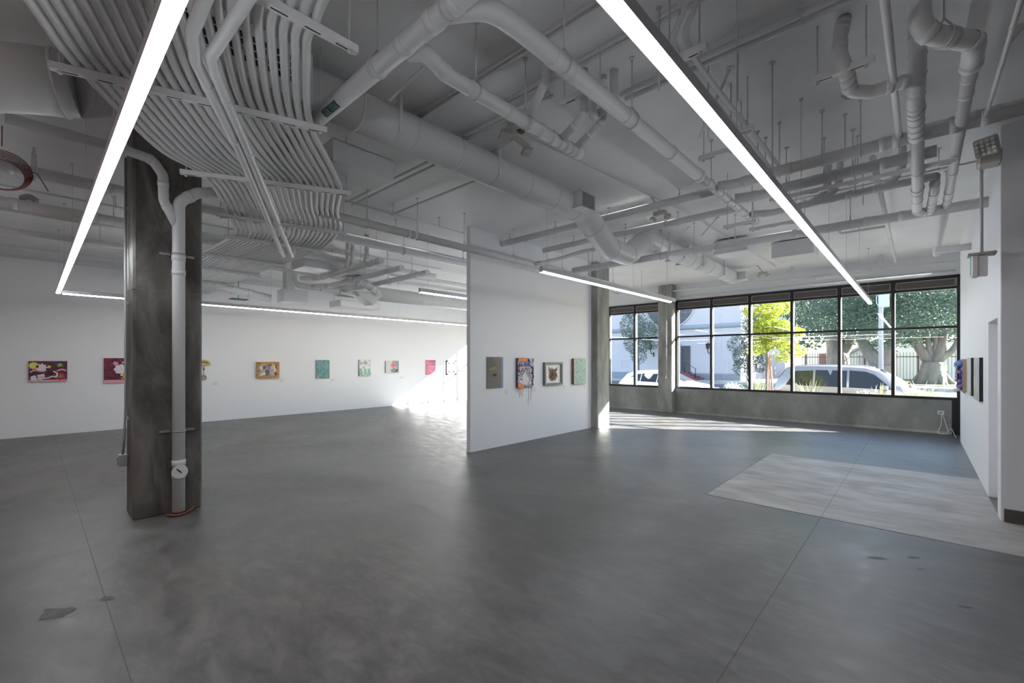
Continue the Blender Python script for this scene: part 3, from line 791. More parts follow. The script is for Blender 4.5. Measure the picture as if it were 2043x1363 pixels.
tag(MB().box(-13.0, 3.42, 3.17, -12.7, 3.80, 3.185).tube([(-12.85,3.6,3.18),(-12.85,3.6,CZ)], .008, 6).build('exit_sign', plain('green sign edge', (.01,.16,.10), .5)), 'dark green exit sign seen edge-on high before the far wall', 'sign')
for k, x in enumerate((-6.4, -7.0, -9.4)):
    pipe('bay_pipe', 'white pipe along the ceiling between rack and divider, %s' % ORD[k], [V((x, 2.6 if k < 2 else 4, 3.72)), V((x, 12.6, 3.72))], (.022, .018, .05)[k], n=12, bands=(.2, .5), hang=(.15, .35, .6))

# --- near left: big segmented duct, red cable, sprinkler stub, cluster lamps
p0, p1, p2 = V((-6.2, -1.9, 3.50)), H(40, 157, 3.58), H(150, 172, 3.62)
bd = tag(MB().tube(fillet([p0, p1, p2], .4, 3), .22, 24).build('segmented_duct', M['duct']), 'big segmented round duct in the upper left corner', 'duct')
for t in (.45, .62, .8, .97):
    p, d = along([p0, p1, p2], t); MB().ring(p, d, .222, .02, .008, 24).build('duct_seam', M['duct'], bd)
MB().tube([p2, p2 + V((-.15, .35, .05))], .22, 24, True, .10).build('duct_reducer', M['duct'], bd)
rc = MB(); c0 = PX(4, 348, -6.75)
for k in range(7):
    rr = .155 + .009*k; dz = .01*k
    rc.tube([c0 + V((-.03*k*.3, math.cos(a)*rr, math.sin(a)*rr*.95 + dz)) for a in [2*math.pi*j/26 for j in range(27)]], .0045, 6)
rc.tube([c0 + V((0, .15, .1)), c0 + V((0, .24, .08)), c0 + V((0, .32, -.08))], .0045, 6)
rc.tube([c0 + V((0, 0, .28)), V((c0.x, c0.y, CZ))], .004, 6)
tag(rc.build('cable_coil', plain('dark red cable', (.16, .02, .025), .5)), 'coil of dark red cable hanging at the left edge', 'cable')
sp = MB(); q = V((H(95, 350, 3.6).x, PX(68, 330, H(95, 350, 3.6).x).y, 3.6))
sp.tube([V((q.x, q.y, 3.50)), V((q.x, q.y, 3.80))], .022, 12).tube([V((q.x, q.y, 3.80)), V((q.x, q.y, 3.86))], .012, 10).disc(V((q.x, q.y, 3.86)), (0,0,1), .02, .006, 12)
tag(sp.build('sprinkler', M['pipe']), 'upright sprinkler stub on the left bay pipe', 'sprinkler')
def lamp_cluster(c, label, n=3):
    o = empty('cluster_lamp', c, label, 'lamp')
    MB().lathe([(.02, .0), (.09, .0), (.09, .05), (.03, .09)], c, 16).build('canopy', M['grey_box'], o)
    for k in range(n):
        a = 2*math.pi*k/n
        MB().lathe([(.012, -.09), (.034, -.06), (.036, -.02), (.02, .0)], (c[0]+.08*math.cos(a), c[1]+.08*math.sin(a), c[2]), 12).build('lamp_head', M['white_plastic'], o)
    return o
lamp_cluster(tuple(H(58, 402, 3.70)), 'cluster of small lamp heads under the ceiling at far left', 4)

# --- near column: conduit with device box, stack pipe with wye
xp = -5.693
def C(u, v): return PX(u, v, xp)
yc = C(356.5, 700).y
CPR = .056
cp = pipe('column_pipe', 'thick white stack pipe standing against the near concrete column', [V((xp, yc, .03)), V((xp, yc, 3.26)), V((xp, yc+.16, C(375, 381).z)), V((xp-.05, C(440, 380).y+.1, C(440, 380).z+.02))], CPR, bands=(.10, .135, .66, .70, .885), n=24, rad=.15)
jx = C(349, 437)
pipe('column_pipe', 'white offset pipe joining the stack at the top of the near column', [V((xp, yc-.01, 3.0)), V((xp, C(327, 398).y, 3.24)), V((xp, C(325, 330).y, 3.50)), V((xp-.03, C(300, 301).y+.02, 3.64)), V((xp-.02, C(255, 289).y, 3.66)), V((xp, -.15, 3.66))], .046, bands=(.12, .26, .42, .55), n=20, rad=.11)
cl = MB().disc((xp+.06, yc, .455), (1,-.25,.05), .068, .03, 24).disc((xp+.05, yc, .455), (1,-.25,.05), .062, .02, 24)
clo = cl.build('cleanout_cap', M['pipe'], cp)
pc = V((xp+.092, yc-.007, .457))
MB().add([pc + V((.0015, 0, 0)) + V((0, a, b)) for a, b in ((-.032, .030), (-.022, .036), (.032, -.022), (.022, -.030))], [(0,1,2,3)]).build('cap_slot', M['slot'], clo)
for z, nm in ((2.71, 'upper'), (.865, 'lower')):
    b_ = MB().box(-5.78, yc-.15, z-.012, -5.76, yc-.06, z+.012).box(-5.78, yc+.06, z-.012, -5.76, yc+.15, z+.012)
    b_.ring((xp, yc, z), (0,0,1), CPR+.001, .02, .004, 24)
    b_.tube([(-5.76, yc-.09, z), (-5.72, yc-.09, z)], .007, 8).tube([(-5.76, yc+.09, z), (-5.72, yc+.09, z)], .007, 8)
    tag(b_.build('pipe_clamp', M['steel']), 'zinc strut clamp holding the stack pipe to the column, %s one' % nm, 'clamp')
cz = MB()
for k in range(3):
    pts = [V((xp + (.062+.010*k+.008*math.sin(3*a+k))*math.cos(a), yc + (.066+.012*k+.010*math.cos(2*a+k))*math.sin(a), .008+.004*k)) for a in [2*math.pi*j/24 for j in range(25)]]
    cz.tube(pts, .011, 6)
cz.tube([V((xp+.04, yc+.06, .02)), V((xp+.03, yc+.11, .03)), V((xp+.0, yc+.13, .05))], .014, 8)
tag(cz.build('floor_sealant', M['rust']), 'rusty brown sealant ring round the foot of the stack pipe', 'sealant')
ccx = -6.10
cc = MB().tube([V((ccx, .668, 3.72)), V((ccx, .668, 1.1)), V((ccx-.012, .66, .80)), V((ccx-.05, .652, .62))], .011, 8)
for z in (1.0, 2.2, 3.2): cc.box(ccx-.03, .68, z-.012, ccx+.03, .69, z+.012)
ob_ = tag(cc.build('wall_conduit', M['grey_box']), 'thin metal conduit running down the side of the near column', 'conduit')
bx = MB().bbox(ccx-.11, .615, .50, ccx+.0, .688, .62, .006)
bo = tag(bx.build('outlet_box', M['grey_box']), 'grey outlet box low on the side of the near column', 'outlet')
MB().bbox(ccx-.10, .608, .52, ccx-.01, .616, .60, .003).build('cover_plate', M['steel'], bo)
# column B cords and sensor
cd = MB()
for dx in (-.012, .012): cd.tube([V((-5.74+dx, 13.285, 3.4)), V((-5.74+dx, 13.285, 1.35)), V((-5.74, 13.285, 1.12))], .004, 6)
cdo = tag(cd.build('pull_cord', M['white_plastic']), 'pair of thin white cords down the window column with a weight', 'cord')
MB().lathe([(.006, .12), (.03, .06), (.038, 0), (.02, -.02)], (-5.74, 13.27, 1.06), 14).build('cord_weight', M['white_plastic'], cdo)
# socket and cables in the corner
so_ = tag(MB().bbox(.30, WF-.085, .42, .40, WF-.062, .50, .004).build('wall_socket', M['white_plastic']), 'white socket on the sill wall by the right corner', 'outlet')
MB().bbox(.315, WF-.09, .435, .385, WF-.085, .485, .002).build('cover_plate', M['steel'], so_)
tag(MB().tube(catmull([V((.36, WF-.10, .44)), V((.35, WF-.12, .2)), V((.30, WF-.16, .03)), V((.38, WF-.2, .012)), V((.46, WF-.14, .03)), V((.43, WF-.12, .2)), V((.37, WF-.10, .46))], 6), .006, 6).tube(catmull([V((.44, WF-.14, .02)), V((.5, WF-.3, .15)), V((.54, WF-.5, .06)), V((.56, WF-.7, .02))], 6), .005, 6).build('power_cable', M['white_plastic']), 'white cable trailing from the corner socket to the floor', 'cable')

# --- linear LED bars
ZL = 2.83
LB = {}
def light_bar(label, a, b, w=.059, h=.082, endcap=True, cables=(), mat='led'):
    a = V(a); b = V(b); d = (b-a).normalized(); L_ = (b-a).length
    s_ = V((0,0,1)).cross(d)
    mt = Matrix(((d.x, s_.x, 0, a.x), (d.y, s_.y, 0, a.y), (0, 0, 1, a.z), (0,0,0,1)))
    o = empty('light_bar', a, label, 'light')
    hm = MB().prism([(-w/2, .012), (-w/2, h-.012), (-w/2+.014, h), (w/2-.014, h), (w/2, h-.012), (w/2, .012)], 'x', 0, L_)
    hm.v = [tuple(mt @ V(p)) for p in hm.v]
    hm.build('housing', M['housing'], o)
    df = MB().box(.004, -w/2+.002, -.004, L_-.004, w/2-.002, .012, mt)
    df.build('diffuser', M[mat], o)
    ec = MB().box(-.004, -w/2-.001, -.002, .0, w/2+.001, h, mt).box(L_, -w/2-.001, -.002, L_+.004, w/2+.001, h, mt)
    ec.build('end_cap', M['housing'], o)
    for t in cables:
        p = mt @ V((t*L_, 0, h))
        MB().tube([p, V((p.x, p.y, CZ))], .0022, 5).tube([V((p.x, p.y, CZ-.02)), V((p.x, p.y, CZ))], .016, 8).build('cable', M['rod'], o)
    return o
light_bar('long light bar overhead at left, running to the far left corner', (-11.55, .335, ZL), (-.74, .335, ZL), cables=(.02, .2, .38, .56, .74))
light_bar('long light bar overhead at right, running towards the windows', (-.78, .39, ZL), (-.78, 12.30, ZL), cables=(.2, .36, .5, .64, .8, .96))
light_bar('long light bar before the far left wall', (-11.60, .39, ZL), (-11.60, 12.3, ZL), cables=(.1, .3, .45, .6, .75))
light_bar('light bar in front of the divider wall', (-3.85, 4.78, ZL), (-3.85, 9.10, ZL), cables=(.03, .36, .62, .96))
light_bar('light bar half hidden behind the divider edge', (-6.62, 4.74, ZL), (-6.62, 9.1, ZL), cables=(.04, .5, .9))
light_bar('added warm light bar out of view behind the camera, tinting the near floor', (-11.5, -4.6, ZL), (1.0, -4.6, ZL), mat='led_added_warm')  # unseen bar, added to bring a warm tint to the near floor

# --- emergency fixtures
ef = MB()
ec_ = V((-2.98, 3.34, 3.86))
rot = Matrix.Translation(ec_) @ Matrix.Rotation(math.radians(100), 4, 'Z')
o = tag(MB().bbox(-.17, -.06, -.03, .17, .06, .06, .015, rot).build('twin_floodlight', M['beige']), 'beige emergency fixture with two square lamp heads on the ceiling', 'light')
def lamp_head(parent, c, ax, s=.055):
    ax = V(ax).normalized(); q = ax.to_track_quat('-Z', 'Y').to_matrix().to_4x4()
    m4 = Matrix.Translation(c) @ q
    h_ = MB().bbox(-s, -s, -.02, s, s, .035, .012, m4).build('lamp_head', M['beige'], parent)
    lm = MB()
    for i in range(4):
        for j in range(4):
            x, y = (i-1.5)*s*.45, (j-1.5)*s*.45
            lm.tube([m4 @ V((x, y, -.02)), m4 @ V((x, y, -.028))], s*.18, 8)
    lm.build('lens', M['white_plastic'], h_)
    return h_
lamp_head(o, ec_ + V((.0, -.20, -.06)), (.5, -.2, -1))
lamp_head(o, ec_ + V((-.06, .20, -.06)), (.5, -.2, -1))
tag(MB().tube([V((-2.86, 3.25, 3.88)), V((-2.80, 3.20, 3.86)), V((-2.84, 3.12, 3.90))], .014, 8).disc(V((-2.86, 3.24, 3.85)), (0,0,-1), .035, .02, 12).build('junction_fitting', plain('dark green fitting', (.02,.06,.035), .5)), 'small dark green fitting behind the twin floodlight', 'fitting')
rx, ry = .50, 6.18
o = tag(MB().bbox(.42, 6.20, 3.50, .58, 6.42, 3.62, .015).build('emergency_floodlight', M['beige']), 'emergency lamp with a grid lens high beside the pier', 'light')
lamp_head(o, V((.47, 6.16, 3.64)), (-.45, -1, -.5), .085)
o = empty('exit_sign', (.46, 6.46, 2.45), 'exit sign on a long stem beside the right wall, green face turned away', 'sign')
MB().bbox(.385, 6.40, 2.44, .44, 6.52, 2.66, .01).box(.440, 6.41, 2.45, .50, 6.51, 2.65).build('sign_body', M['white_plastic'], o)
MB().box(.380, 6.415, 2.46, .3855, 6.505, 2.64).build('sign_face', plain('pale green sign face', (.25, .6, .42), .4), o)
MB().tube([V((.46, 6.46, 2.66)), V((.46, 6.46, 3.52))], .013, 10).build('stem', M['pipe'], o)
MB().bbox(.36, 6.38, 2.655, .56, 6.54, 2.68, .004).build('canopy', M['beige'], o)
# floodlight clusters in the middle of the ceiling
def flood(c, label):
    o = tag(MB().bbox(c[0]-.09, c[1]-.05, c[2], c[0]+.09, c[1]+.05, c[2]+.06, .01).build('floodlight_cluster', M['beige']), label, 'light')
    lamp_head(o, V(c) + V((-.11, 0, -.04)), (-.4, -.6, -1), .04)
    lamp_head(o, V(c) + V((.11, 0, -.04)), (.5, -.4, -1), .04)
    MB().tube([V(c)+V((0,0,.06)), V((c[0]-.1, c[1]-.1, CZ))], .02, 8).build('bracket', M['pipe'], o)
flood(tuple(PY(1317, 430, 6.1)), 'white lamp cluster on a bracket between two cross pipes')
flood(tuple(PY(1395, 435, 9.3)), 'small lamp cluster on the ceiling beyond the second cross pipe')
flood(tuple(PY(1522, 548, 12.2)), 'small lamp cluster above the middle of the windows')
# boxes hung under the ceiling before the windows
tag(MB().bbox(-2.95, 9.0, 3.66, -2.35, 9.5, 3.92, .006).build('ceiling_box', M['duct']), 'square white box on the ceiling right of the round duct, nearer one', 'duct')
tag(MB().bbox(-2.15, 9.9, 3.62, -1.45, 10.5, 3.92, .006).build('ceiling_box', M['duct']), 'square white box on the ceiling right of the round duct, farther one', 'duct')
for k, (u, v, dx, dy) in enumerate(((775, 200, .12, .25), (1395, 275, .35, -.3), (1335, 490, .25, .25), (1400, 470, .15, .3))):
    a = H(u, v, 3.62)
    tag(MB().tube([a, V((a.x+dx, a.y+dy, CZ))], .014, 6).tube([V((a.x+dx, a.y+dy, CZ-.012)), V((a.x+dx, a.y+dy, CZ))], .03, 8).build('seismic_brace', M['strut']), 'sloping white brace up to the ceiling, %s' % ('beside the duct near the tagged pipe', 'right of the thick branch pipe', 'left of the two behind the cross pipes', 'right of the two behind the cross pipes')[k], 'brace')
# free threaded rods hanging right of the light bar
for k, (u, v, z0) in enumerate(((1413, 125, 3.35), (1472, 95, 3.55), (1541, 125, 3.0), (1555, 245, 3.4), (1512, 262, 3.45), (1527, 275, 3.42), (1686, 228, 3.5), (1711, 272, 3.55), (1722, 335, 3.5), (1280+35, 15, 3.4))):
    p = H(u, v, CZ)
    tag(MB().tube([V((p.x, p.y, z0)), p], .006, 6).tube([p - V((0,0,.01)), p], .02, 8).build('threaded_rod', M['rod']), 'thin white rod hanging from the ceiling right of the light bar, %s from the left' % ORD[k], 'rod', 'threaded rods right of the light bar')

# ------------------------------------------------------------------ artworks
def art_mat(name, cols, scale=8, kind='noise', detail=5, dist=1.0, rough=.4, stretch=(1,1,1), interp='CONSTANT', bump=.2):
    m, nt, b = new_mat(name)
    L = nt.links.new
    tc = nd(nt, 'ShaderNodeTexCoord'); mp = nd(nt, 'ShaderNodeMapping'); mp.inputs['Scale'].default_value = stretch
    L(tc.outputs['Object'], mp.inputs[0])
    if kind == 'noise':
        n = nd(nt, 'ShaderNodeTexNoise', Scale=scale, Detail=float(detail), Distortion=dist); out = n.outputs['Fac']
        lo, hi = .3, .7
    elif kind == 'cells':
        n = nd(nt, 'ShaderNodeTexVoronoi', Scale=scale); sx = nd(nt, 'ShaderNodeSeparateColor')
        L(n.outputs['Color'], sx.inputs[0]); out = sx.outputs[0]; lo, hi = 0, 1
    elif kind == 'wave':
        n = nd(nt, 'ShaderNodeTexWave', Scale=scale, Distortion=dist, Detail=4.0); out = n.outputs['Fac']; lo, hi = 0, 1
    L(mp.outputs[0], n.inputs['Vector'])
    k = len(cols)
    r = ramp(nt, [(lo + (hi-lo)*i/k, c) for i, c in enumerate(cols)], interp)
    L(out, r.inputs[0]); L(r.outputs[0], b.inputs['Base Color'])
    b.inputs['Roughness'].default_value = rough
    if bump:
        bp = nd(nt, 'ShaderNodeBump', Strength=bump, Distance=.005)
        L(out, bp.inputs['Height']); L(bp.outputs[0], b.inputs['Normal'])
    return m
def wall_rect(x, u0, v0, u1, v1):
    """wall-plane rectangle seen between two corner sight lines"""
    a, b = PX(u0, v0, x), PX(u1, v1, x)
    return min(a.y, b.y), max(a.y, b.y), min(a.z, b.z), max(a.z, b.z)
def canvas(name, label, x, rect, depth, facemat, edge, cat='painting', sgn=1, group=None):
    y0, y1, z0, z1 = rect
    o = tag(MB().bbox(x, y0, z0, x + sgn*depth, y1, z1, .003).build(name, edge), label, cat, group)
    MB().box(x + sgn*depth, y0+.002, z0+.002, x + sgn*(depth+.003), y1-.002, z1-.002).build('picture', facemat, o)
    return o
def flower(mb, x, cy, cz, r, n=9, inner=.35, sgn=1, d=.004):
    pts = []; r = r*.78
    for k in range(2*n):
        a = math.pi*k/n; q = r if k % 2 == 0 else r*inner*1.6
        pts.append((cy + q*math.cos(a), cz + q*math.sin(a)))
    return mb.prism(pts, 'x', x, x + sgn*d)
def wiggle(mb, x, pts, r, sgn=1):
    return mb.tube(catmull([V((x, p[0], p[1])) for p in pts], 5), r, 6)
def strokes(mb, x, text, y0, z0, w, h, th, sgn=1):
    """letters as thin painted strokes on an x = const face; y grows to the right as seen from +x... from the room"""
    for k, ch in enumerate(text):
        for (a, b, c, d) in glyph.get(ch, []):
            p = V((x, y0 + (k*1.35 + a)*w, z0 + b*h)); q = V((x, y0 + (k*1.35 + c)*w, z0 + d*h))
            mb.tube([p, q], th, 5)
    return mb
AW = WL
cm = lambda n, c: plain(n, c, .45)
Ylw, Pnk, Whp, Prp, Org, Grn, Blk, Red = cm('yellow paint', (.75,.68,.12)), cm('pink paint', (.72,.35,.42)), cm('white paint daub', (.75,.68,.74)), cm('purple paint', (.22,.12,.30)), cm('orange paint', (.75,.22,.05)), cm('green paint', (.10,.35,.12)), cm('black paint', (.02,.02,.025)), cm('red paint', (.45,.03,.05))
# 1 wide flower painting
r1 = wall_rect(AW, 57, 720.5, 134, 760.5)
o = canvas('painting', 'wide dark flower painting, leftmost on the far left wall', AW, r1, .035, art_mat('dark floral ground', [(.015,.012,.03),(.03,.015,.04),(.18,.02,.03),(.02,.02,.06),(.22,.06,.08),(.04,.06,.14)], 9, 'noise', 4, 2.2), cm('crimson canvas edge', (.35,.08,.12)))
y0, y1, z0, z1 = r1; w_, h_ = y1-y0, z1-z0; fx = AW+.038
def at(a, b): return y0 + a*w_, z0 + b*h_
m_ = MB(); flower(m_, fx, *at(.13, .78), .11, 11, .45); flower(m_, fx, *at(.80, .80), .06, 7); flower(m_, fx, *at(.52, .72), .05, 6); m_.build('yellow_flowers', Ylw, o)
m_ = MB(); flower(m_, fx, *at(.32, .68), .13, 9, .4); flower(m_, fx, *at(.3, .22), .07, 7, .8); flower(m_, fx, *at(.14, .18), .07, 6, .7)
wiggle(m_, fx+.004, [at(.28,.25), at(.38,.35), at(.36,.18), at(.5,.18), at(.6,.25), at(.70,.22), at(.72,.40), at(.62,.5)], .016); m_.build('white_flowers', Whp, o)
m_ = MB(); wiggle(m_, fx+.002, [at(.03,.45), at(.15,.55), at(.3,.5), at(.42,.52)], .018); wiggle(m_, fx+.002, [at(.72,.5), at(.85,.58), at(.97,.5)], .022); m_.box(fx, y0, z0, fx+.003, y1, z0+.04); m_.build('pink_strokes', Pnk, o)
m_ = MB(); flower(m_, fx, *at(.8,.25), .10, 6, .7); m_.build('red_flower', Red, o)
m_ = MB(); wiggle(m_, fx+.002, [at(.72,.85), at(.8,.8), at(.88,.72)], .012); flower(m_, fx+.003, *at(.82,.24), .05, 6); m_.build('green_leaves', Grn, o)
# 2 square flower head, part hidden by the column
r2 = wall_rect(AW, 207, 714.5, 252, 762.5); r2 = (r2[0], r2[0]+1.02, r2[2]-.01, r2[3])
o = canvas('painting', 'square dark painting of a flower bouquet, half hidden by the near column', AW, r2, .035, art_mat('bouquet ground', [(.02,.015,.08),(.20,.02,.03),(.28,.03,.03),(.03,.02,.09),(.10,.02,.06)], 9, 'noise', 4, 1.6), cm('rose canvas edge', (.4,.1,.15)))
y0, y1, z0, z1 = r2; w_, h_ = y1-y0, z1-z0
m_ = MB(); flower(m_, fx, *at(.28,.55), .13, 7, .75); flower(m_, fx, *at(.72,.55), .13, 7, .75)
wiggle(m_, fx+.003, [at(.3,.8), at(.42,.9), at(.58,.9), at(.72,.82), at(.8,.7)], .02); m_.build('white_flowers', Whp, o)
m_ = MB(); flower(m_, fx, *at(.5,.55), .11, 9, .6); m_.build('lilac_flower', cm('lilac paint', (.42,.40,.7)), o)
m_ = MB()
for a in (.3, .42, .6, .75): wiggle(m_, fx+.003, [at(a,.15), at(a+.05,.25), at(a-.02,.3), at(a+.06,.36)], .016)
m_.build('yellow_leaves', Ylw, o)
m_ = MB(); m_.box(fx, y0, z0, fx+.003, y1, z0+.07); flower(m_, fx, *at(.2,.78), .08, 6); m_.build('pink_band', Pnk, o)
# 3 small yellow wall piece with a hanging pendant
c = PX(407, 724, AW+.06)
o = empty('wall_sculpture', (AW, c.y, c.z), 'small yellow wall piece with a round pendant, beside the near column', 'sculpture')
m_ = MB()
for k in range(9):
    a = math.pi*k/8
    m_.lathe([(.0, .035), (.045, .02), (.04, -.02), (.0, -.03)], (AW+.05, c.y + .10*math.cos(a), c.z + .05*math.sin(a)), 8)
m_.bbox(AW, c.y-.15, c.z-.06, AW+.06, c.y+.15, c.z-.01, .01); m_.build('yellow_top', cm('straw yellow', (.62,.50,.18)), o)
c2 = PX(406, 753.5, AW+.03)
m_ = MB().tube([V((AW+.04, c.y, c.z-.06)), V((AW+.03, c2.y, c2.z+.06))], .006, 6).tube([V((AW+.04, c.y, c.z-.12)), V((AW+.04, c.y, c.z-.2))], .016, 8); m_.build('pendant_cord', cm('brown cord', (.2,.08,.06)), o)
MB().tube([V((AW+.03, c2.y + .06*math.cos(a), c2.z + .06*math.sin(a))) for a in [2*math.pi*k/16 for k in range(17)]], .012, 8).disc(V((AW+.01, c2.y, c2.z)), (1,0,0), .05, .012, 16).build('pendant', M['grey_box'], o)
# 4 collage in an orange mosaic frame
r4 = wall_rect(AW, 512, 723, 555, 753)
o = canvas('collage', 'collage of torn paper in an orange and brown speckled frame', AW, r4, .05, art_mat('collage paper', [(.62,.57,.42),(.35,.36,.34),(.10,.09,.10),(.5,.48,.2),(.28,.18,.32),(.68,.62,.55),(.5,.4,.36),(.25,.25,.3)], 13, 'cells', bump=.4), cm('orange edge', (.4,.12,.03)))
y0, y1, z0, z1 = r4; fr = .06
MB().box(AW+.03, y0-.01, z0-.01, AW+.07, y1+.01, z0+fr).box(AW+.03, y0-.01, z1-fr, AW+.07, y1+.01, z1+.01).box(AW+.03, y0-.01, z0+fr, AW+.07, y0+fr, z1-fr).box(AW+.03, y1-fr, z0+fr, AW+.07, y1+.01, z1-fr).build('frame', art_mat('speckled frame', [(.25,.05,.01),(.55,.2,.02),(.5,.32,.08),(.12,.03,.01)], 22, 'noise', 2, 1), o)
# 5 teal
canvas('painting', 'teal and green swirled painting on the far left wall', AW, wall_rect(AW, 630, 718.5, 656.5, 755), .035, art_mat('teal swirl', [(.01,.05,.05),(.03,.14,.13),(.06,.24,.22),(.03,.10,.18),(.2,.42,.42),(.10,.30,.20),(.12,.2,.42)], 9, 'noise', 6, 2.5), cm('grey canvas edge', (.4,.38,.38)))
# 6 green and white
r6 = wall_rect(AW, 715.5, 718, 738.5, 750)
o = canvas('painting', 'white painting with three green blocks along its bottom', AW, r6, .035, art_mat('pale sketch', [(.68,.69,.68),(.66,.67,.66),(.72,.73,.73),(.5,.5,.49),(.2,.2,.19),(.7,.7,.7)], 8, 'noise', 6, .5), cm('dark canvas edge', (.08,.08,.08)))
y0, y1, z0, z1 = r6; w_, h_ = y1-y0, z1-z0; m_ = MB()
for a in (.02, .37, .70): m_.prism([at(a, .04), at(a+.26, .04), at(a+.24, .44), at(a+.04, .46)], 'x', fx, fx+.003)
m_.build('green_blocks', art_mat('green block paint', [(.08,.36,.24),(.12,.44,.30),(.3,.5,.42),(.05,.25,.18)], 14, 'noise', 3, 1), o)
# 7 white with pink face
r7 = wall_rect(AW, 768.5, 720, 794.5, 743.5)
o = canvas('painting', 'white painting of a grey figure with a pink mask', AW, r7, .035, cm('pale grey paint', (.60,.61,.60)), cm('dark canvas edge', (.10,.10,.09)))
y0, y1, z0, z1 = r7; w_, h_ = y1-y0, z1-z0
MB().prism([at(.52,1), at(1,1), at(1,.0), at(.8,0), at(.9,.3), at(.75,.5), at(.52,.75)], 'x', fx, fx+.002).build('grey_ground', cm('mid grey paint', (.28,.30,.31)), o)
MB().prism([at(.5,.3), at(.62,.42), at(.78,.35), at(.85,.1), at(.6,.02), at(.4,.08), at(.36,.3)], 'x', fx, fx+.004).build('figure', cm('blue grey paint', (.22,.23,.28)), o)
m_ = MB(); flower(m_, fx, *at(.58,.62), .11, 8, .85, 1, .006); m_.build('pink_mask', cm('mask pink', (.7,.22,.26)), o)
m_ = MB(); wiggle(m_, fx+.006, [at(.5,.66), at(.58,.6), at(.66,.66)], .008); m_.prism([at(.7,.1), at(.86,.3), at(.96,.28), at(.78,.04)], 'x', fx, fx+.004); m_.build('dark_strokes', Blk, o)
# 8 pink poster
r8 = wall_rect(AW, 849, 718.5, 868.5, 747.5)
o = canvas('poster', 'pink poster with pale lettering near the sunlit end of the far wall', AW, r8, .015, art_mat('pink poster print', [(.62,.12,.25),(.66,.15,.28),(.70,.2,.33),(.6,.12,.30),(.75,.3,.2)], 2.5, 'noise', 2, .4, bump=0), cm('pink edge', (.6,.2,.28)), 'poster')
y0, y1, z0, z1 = r8; w_, h_ = y1-y0, z1-z0; fx = AW+.019; m_ = MB()
strokes(m_, fx, 'A', y0+.05*w_, z0+.68*h_, .11*w_, .2*h_, .010)
strokes(m_, fx, 'SATE', y0+.45*w_, z0+.70*h_, .09*w_, .12*h_, .008)
for k, (a, b) in enumerate(((.08,.92),(.08,.8),(.08,.5),(.08,.6),(.08,.45))): m_.box(fx, y0+a*w_, z0+(.55-.09*k)*h_, fx+.002, y0+b*w_, z0+(.565-.09*k)*h_)
m_.build('lettering', cm('pale pink ink', (.8,.55,.55)), o)
MB().prism([at(.42,.98), at(.98,.98), at(.98,.64), at(.5,.66)], 'x', fx-.001, fx).build('purple_panel', cm('purple ink', (.38,.08,.28)), o)
# 9 black framed
r9 = wall_rect(AW, 890, 720, 908, 747)
o = canvas('framed_print', 'small white print in a rough black frame, last before the divider edge', AW, r9, .03, cm('white print paper', (.78,.78,.76)), Blk, 'print')
y0, y1, z0, z1 = r9; w_, h_ = y1-y0, z1-z0; fx = AW+.034
m_ = MB()
for (a, b, c_, d) in ((.0,0,1,.05),(0,.95,1,1),(0,0,.06,1),(.94,0,1,1)): m_.box(AW, y0+a*w_-.01, z0+b*h_-.01, AW+.05, y0+c_*w_+.01, z0+d*h_+.01)
m_.build('frame', Blk, o)
m_ = MB()
for (a, b, c_, d) in ((.16,.14,.84,.26),(.16,.76,.84,.88),(.16,.14,.28,.88),(.72,.14,.84,.88)): m_.box(fx, y0+a*w_, z0+b*h_, fx+.002, y0+c_*w_, z0+d*h_)
for k in range(5): m_.box(fx, y0+(.4+.05*(k%2))*w_, z0+(.34+.08*k)*h_, fx+.002, y0+(.5+.06*(k%3))*w_, z0+(.37+.08*k)*h_)
m_.build('dark_border', Blk, o)
# divider wall works
DX = DVX1
ra = wall_rect(DX, 970.5, 712, 1002, 773.5)
o = canvas('photograph_print', 'tall grey photograph of paving on the divider wall, its leftmost work', DX, ra, .02, art_mat('grey brown print', [(.13,.13,.12),(.16,.15,.13),(.19,.17,.14),(.15,.15,.14),(.22,.21,.19)], 3, 'noise', 8, .6, .2, interp='LINEAR', bump=0), cm('grey print edge', (.25,.26,.28)), 'photograph')
y0, y1, z0, z1 = ra; w_, h_ = y1-y0, z1-z0; fx = DX+.0235
MB().prism([at(.86,0), at(1,0), at(1,1), at(.86,1)], 'x', fx, fx+.001).build('blue_strip', cm('blue print strip', (.18,.24,.45)), o)
m_ = MB(); m_.prism([at(.0,.52), at(.45,.60), at(.62,.63), at(.62,.72), at(.3,.98), at(.0,.98)], 'x', fx, fx+.0006); m_.build('dark_shape', cm('dark taupe print', (.09,.085,.08)), o)
m_ = MB(); m_.prism([at(.1,.56), at(.58,.6), at(.58,.7), at(.1,.64)], 'x', fx+.001, fx+.002); m_.prism([at(.86,.2), at(.94,.2), at(.94,.45), at(.88,.45)], 'x', fx+.001, fx+.002); m_.build('yellow_shape', cm('dull yellow print', (.25,.22,.08)), o)
m_ = MB()
for k in range(4): m_.tube([V((fx, *at(.35+.06*k, .38))), V((fx, *at(.38+.06*k, .46)))], .006, 5)
m_.build('dark_marks', Blk, o)
rb = wall_rect(DX, 1029, 714.5, 1061, 771)
o = canvas('painting', 'thick painted black and white work with orange and blue drips below it', DX, rb, .05, art_mat('black white splatter', [(.015,.015,.03),(.02,.02,.05),(.55,.54,.60),(.03,.02,.08),(.60,.58,.62),(.55,.55,.6)], 9, 'noise', 4, 1.2), cm('indigo canvas edge', (.05,.06,.12)))
y0, y1, z0, z1 = rb; w_, h_ = y1-y0, z1-z0; fx = DX+.055
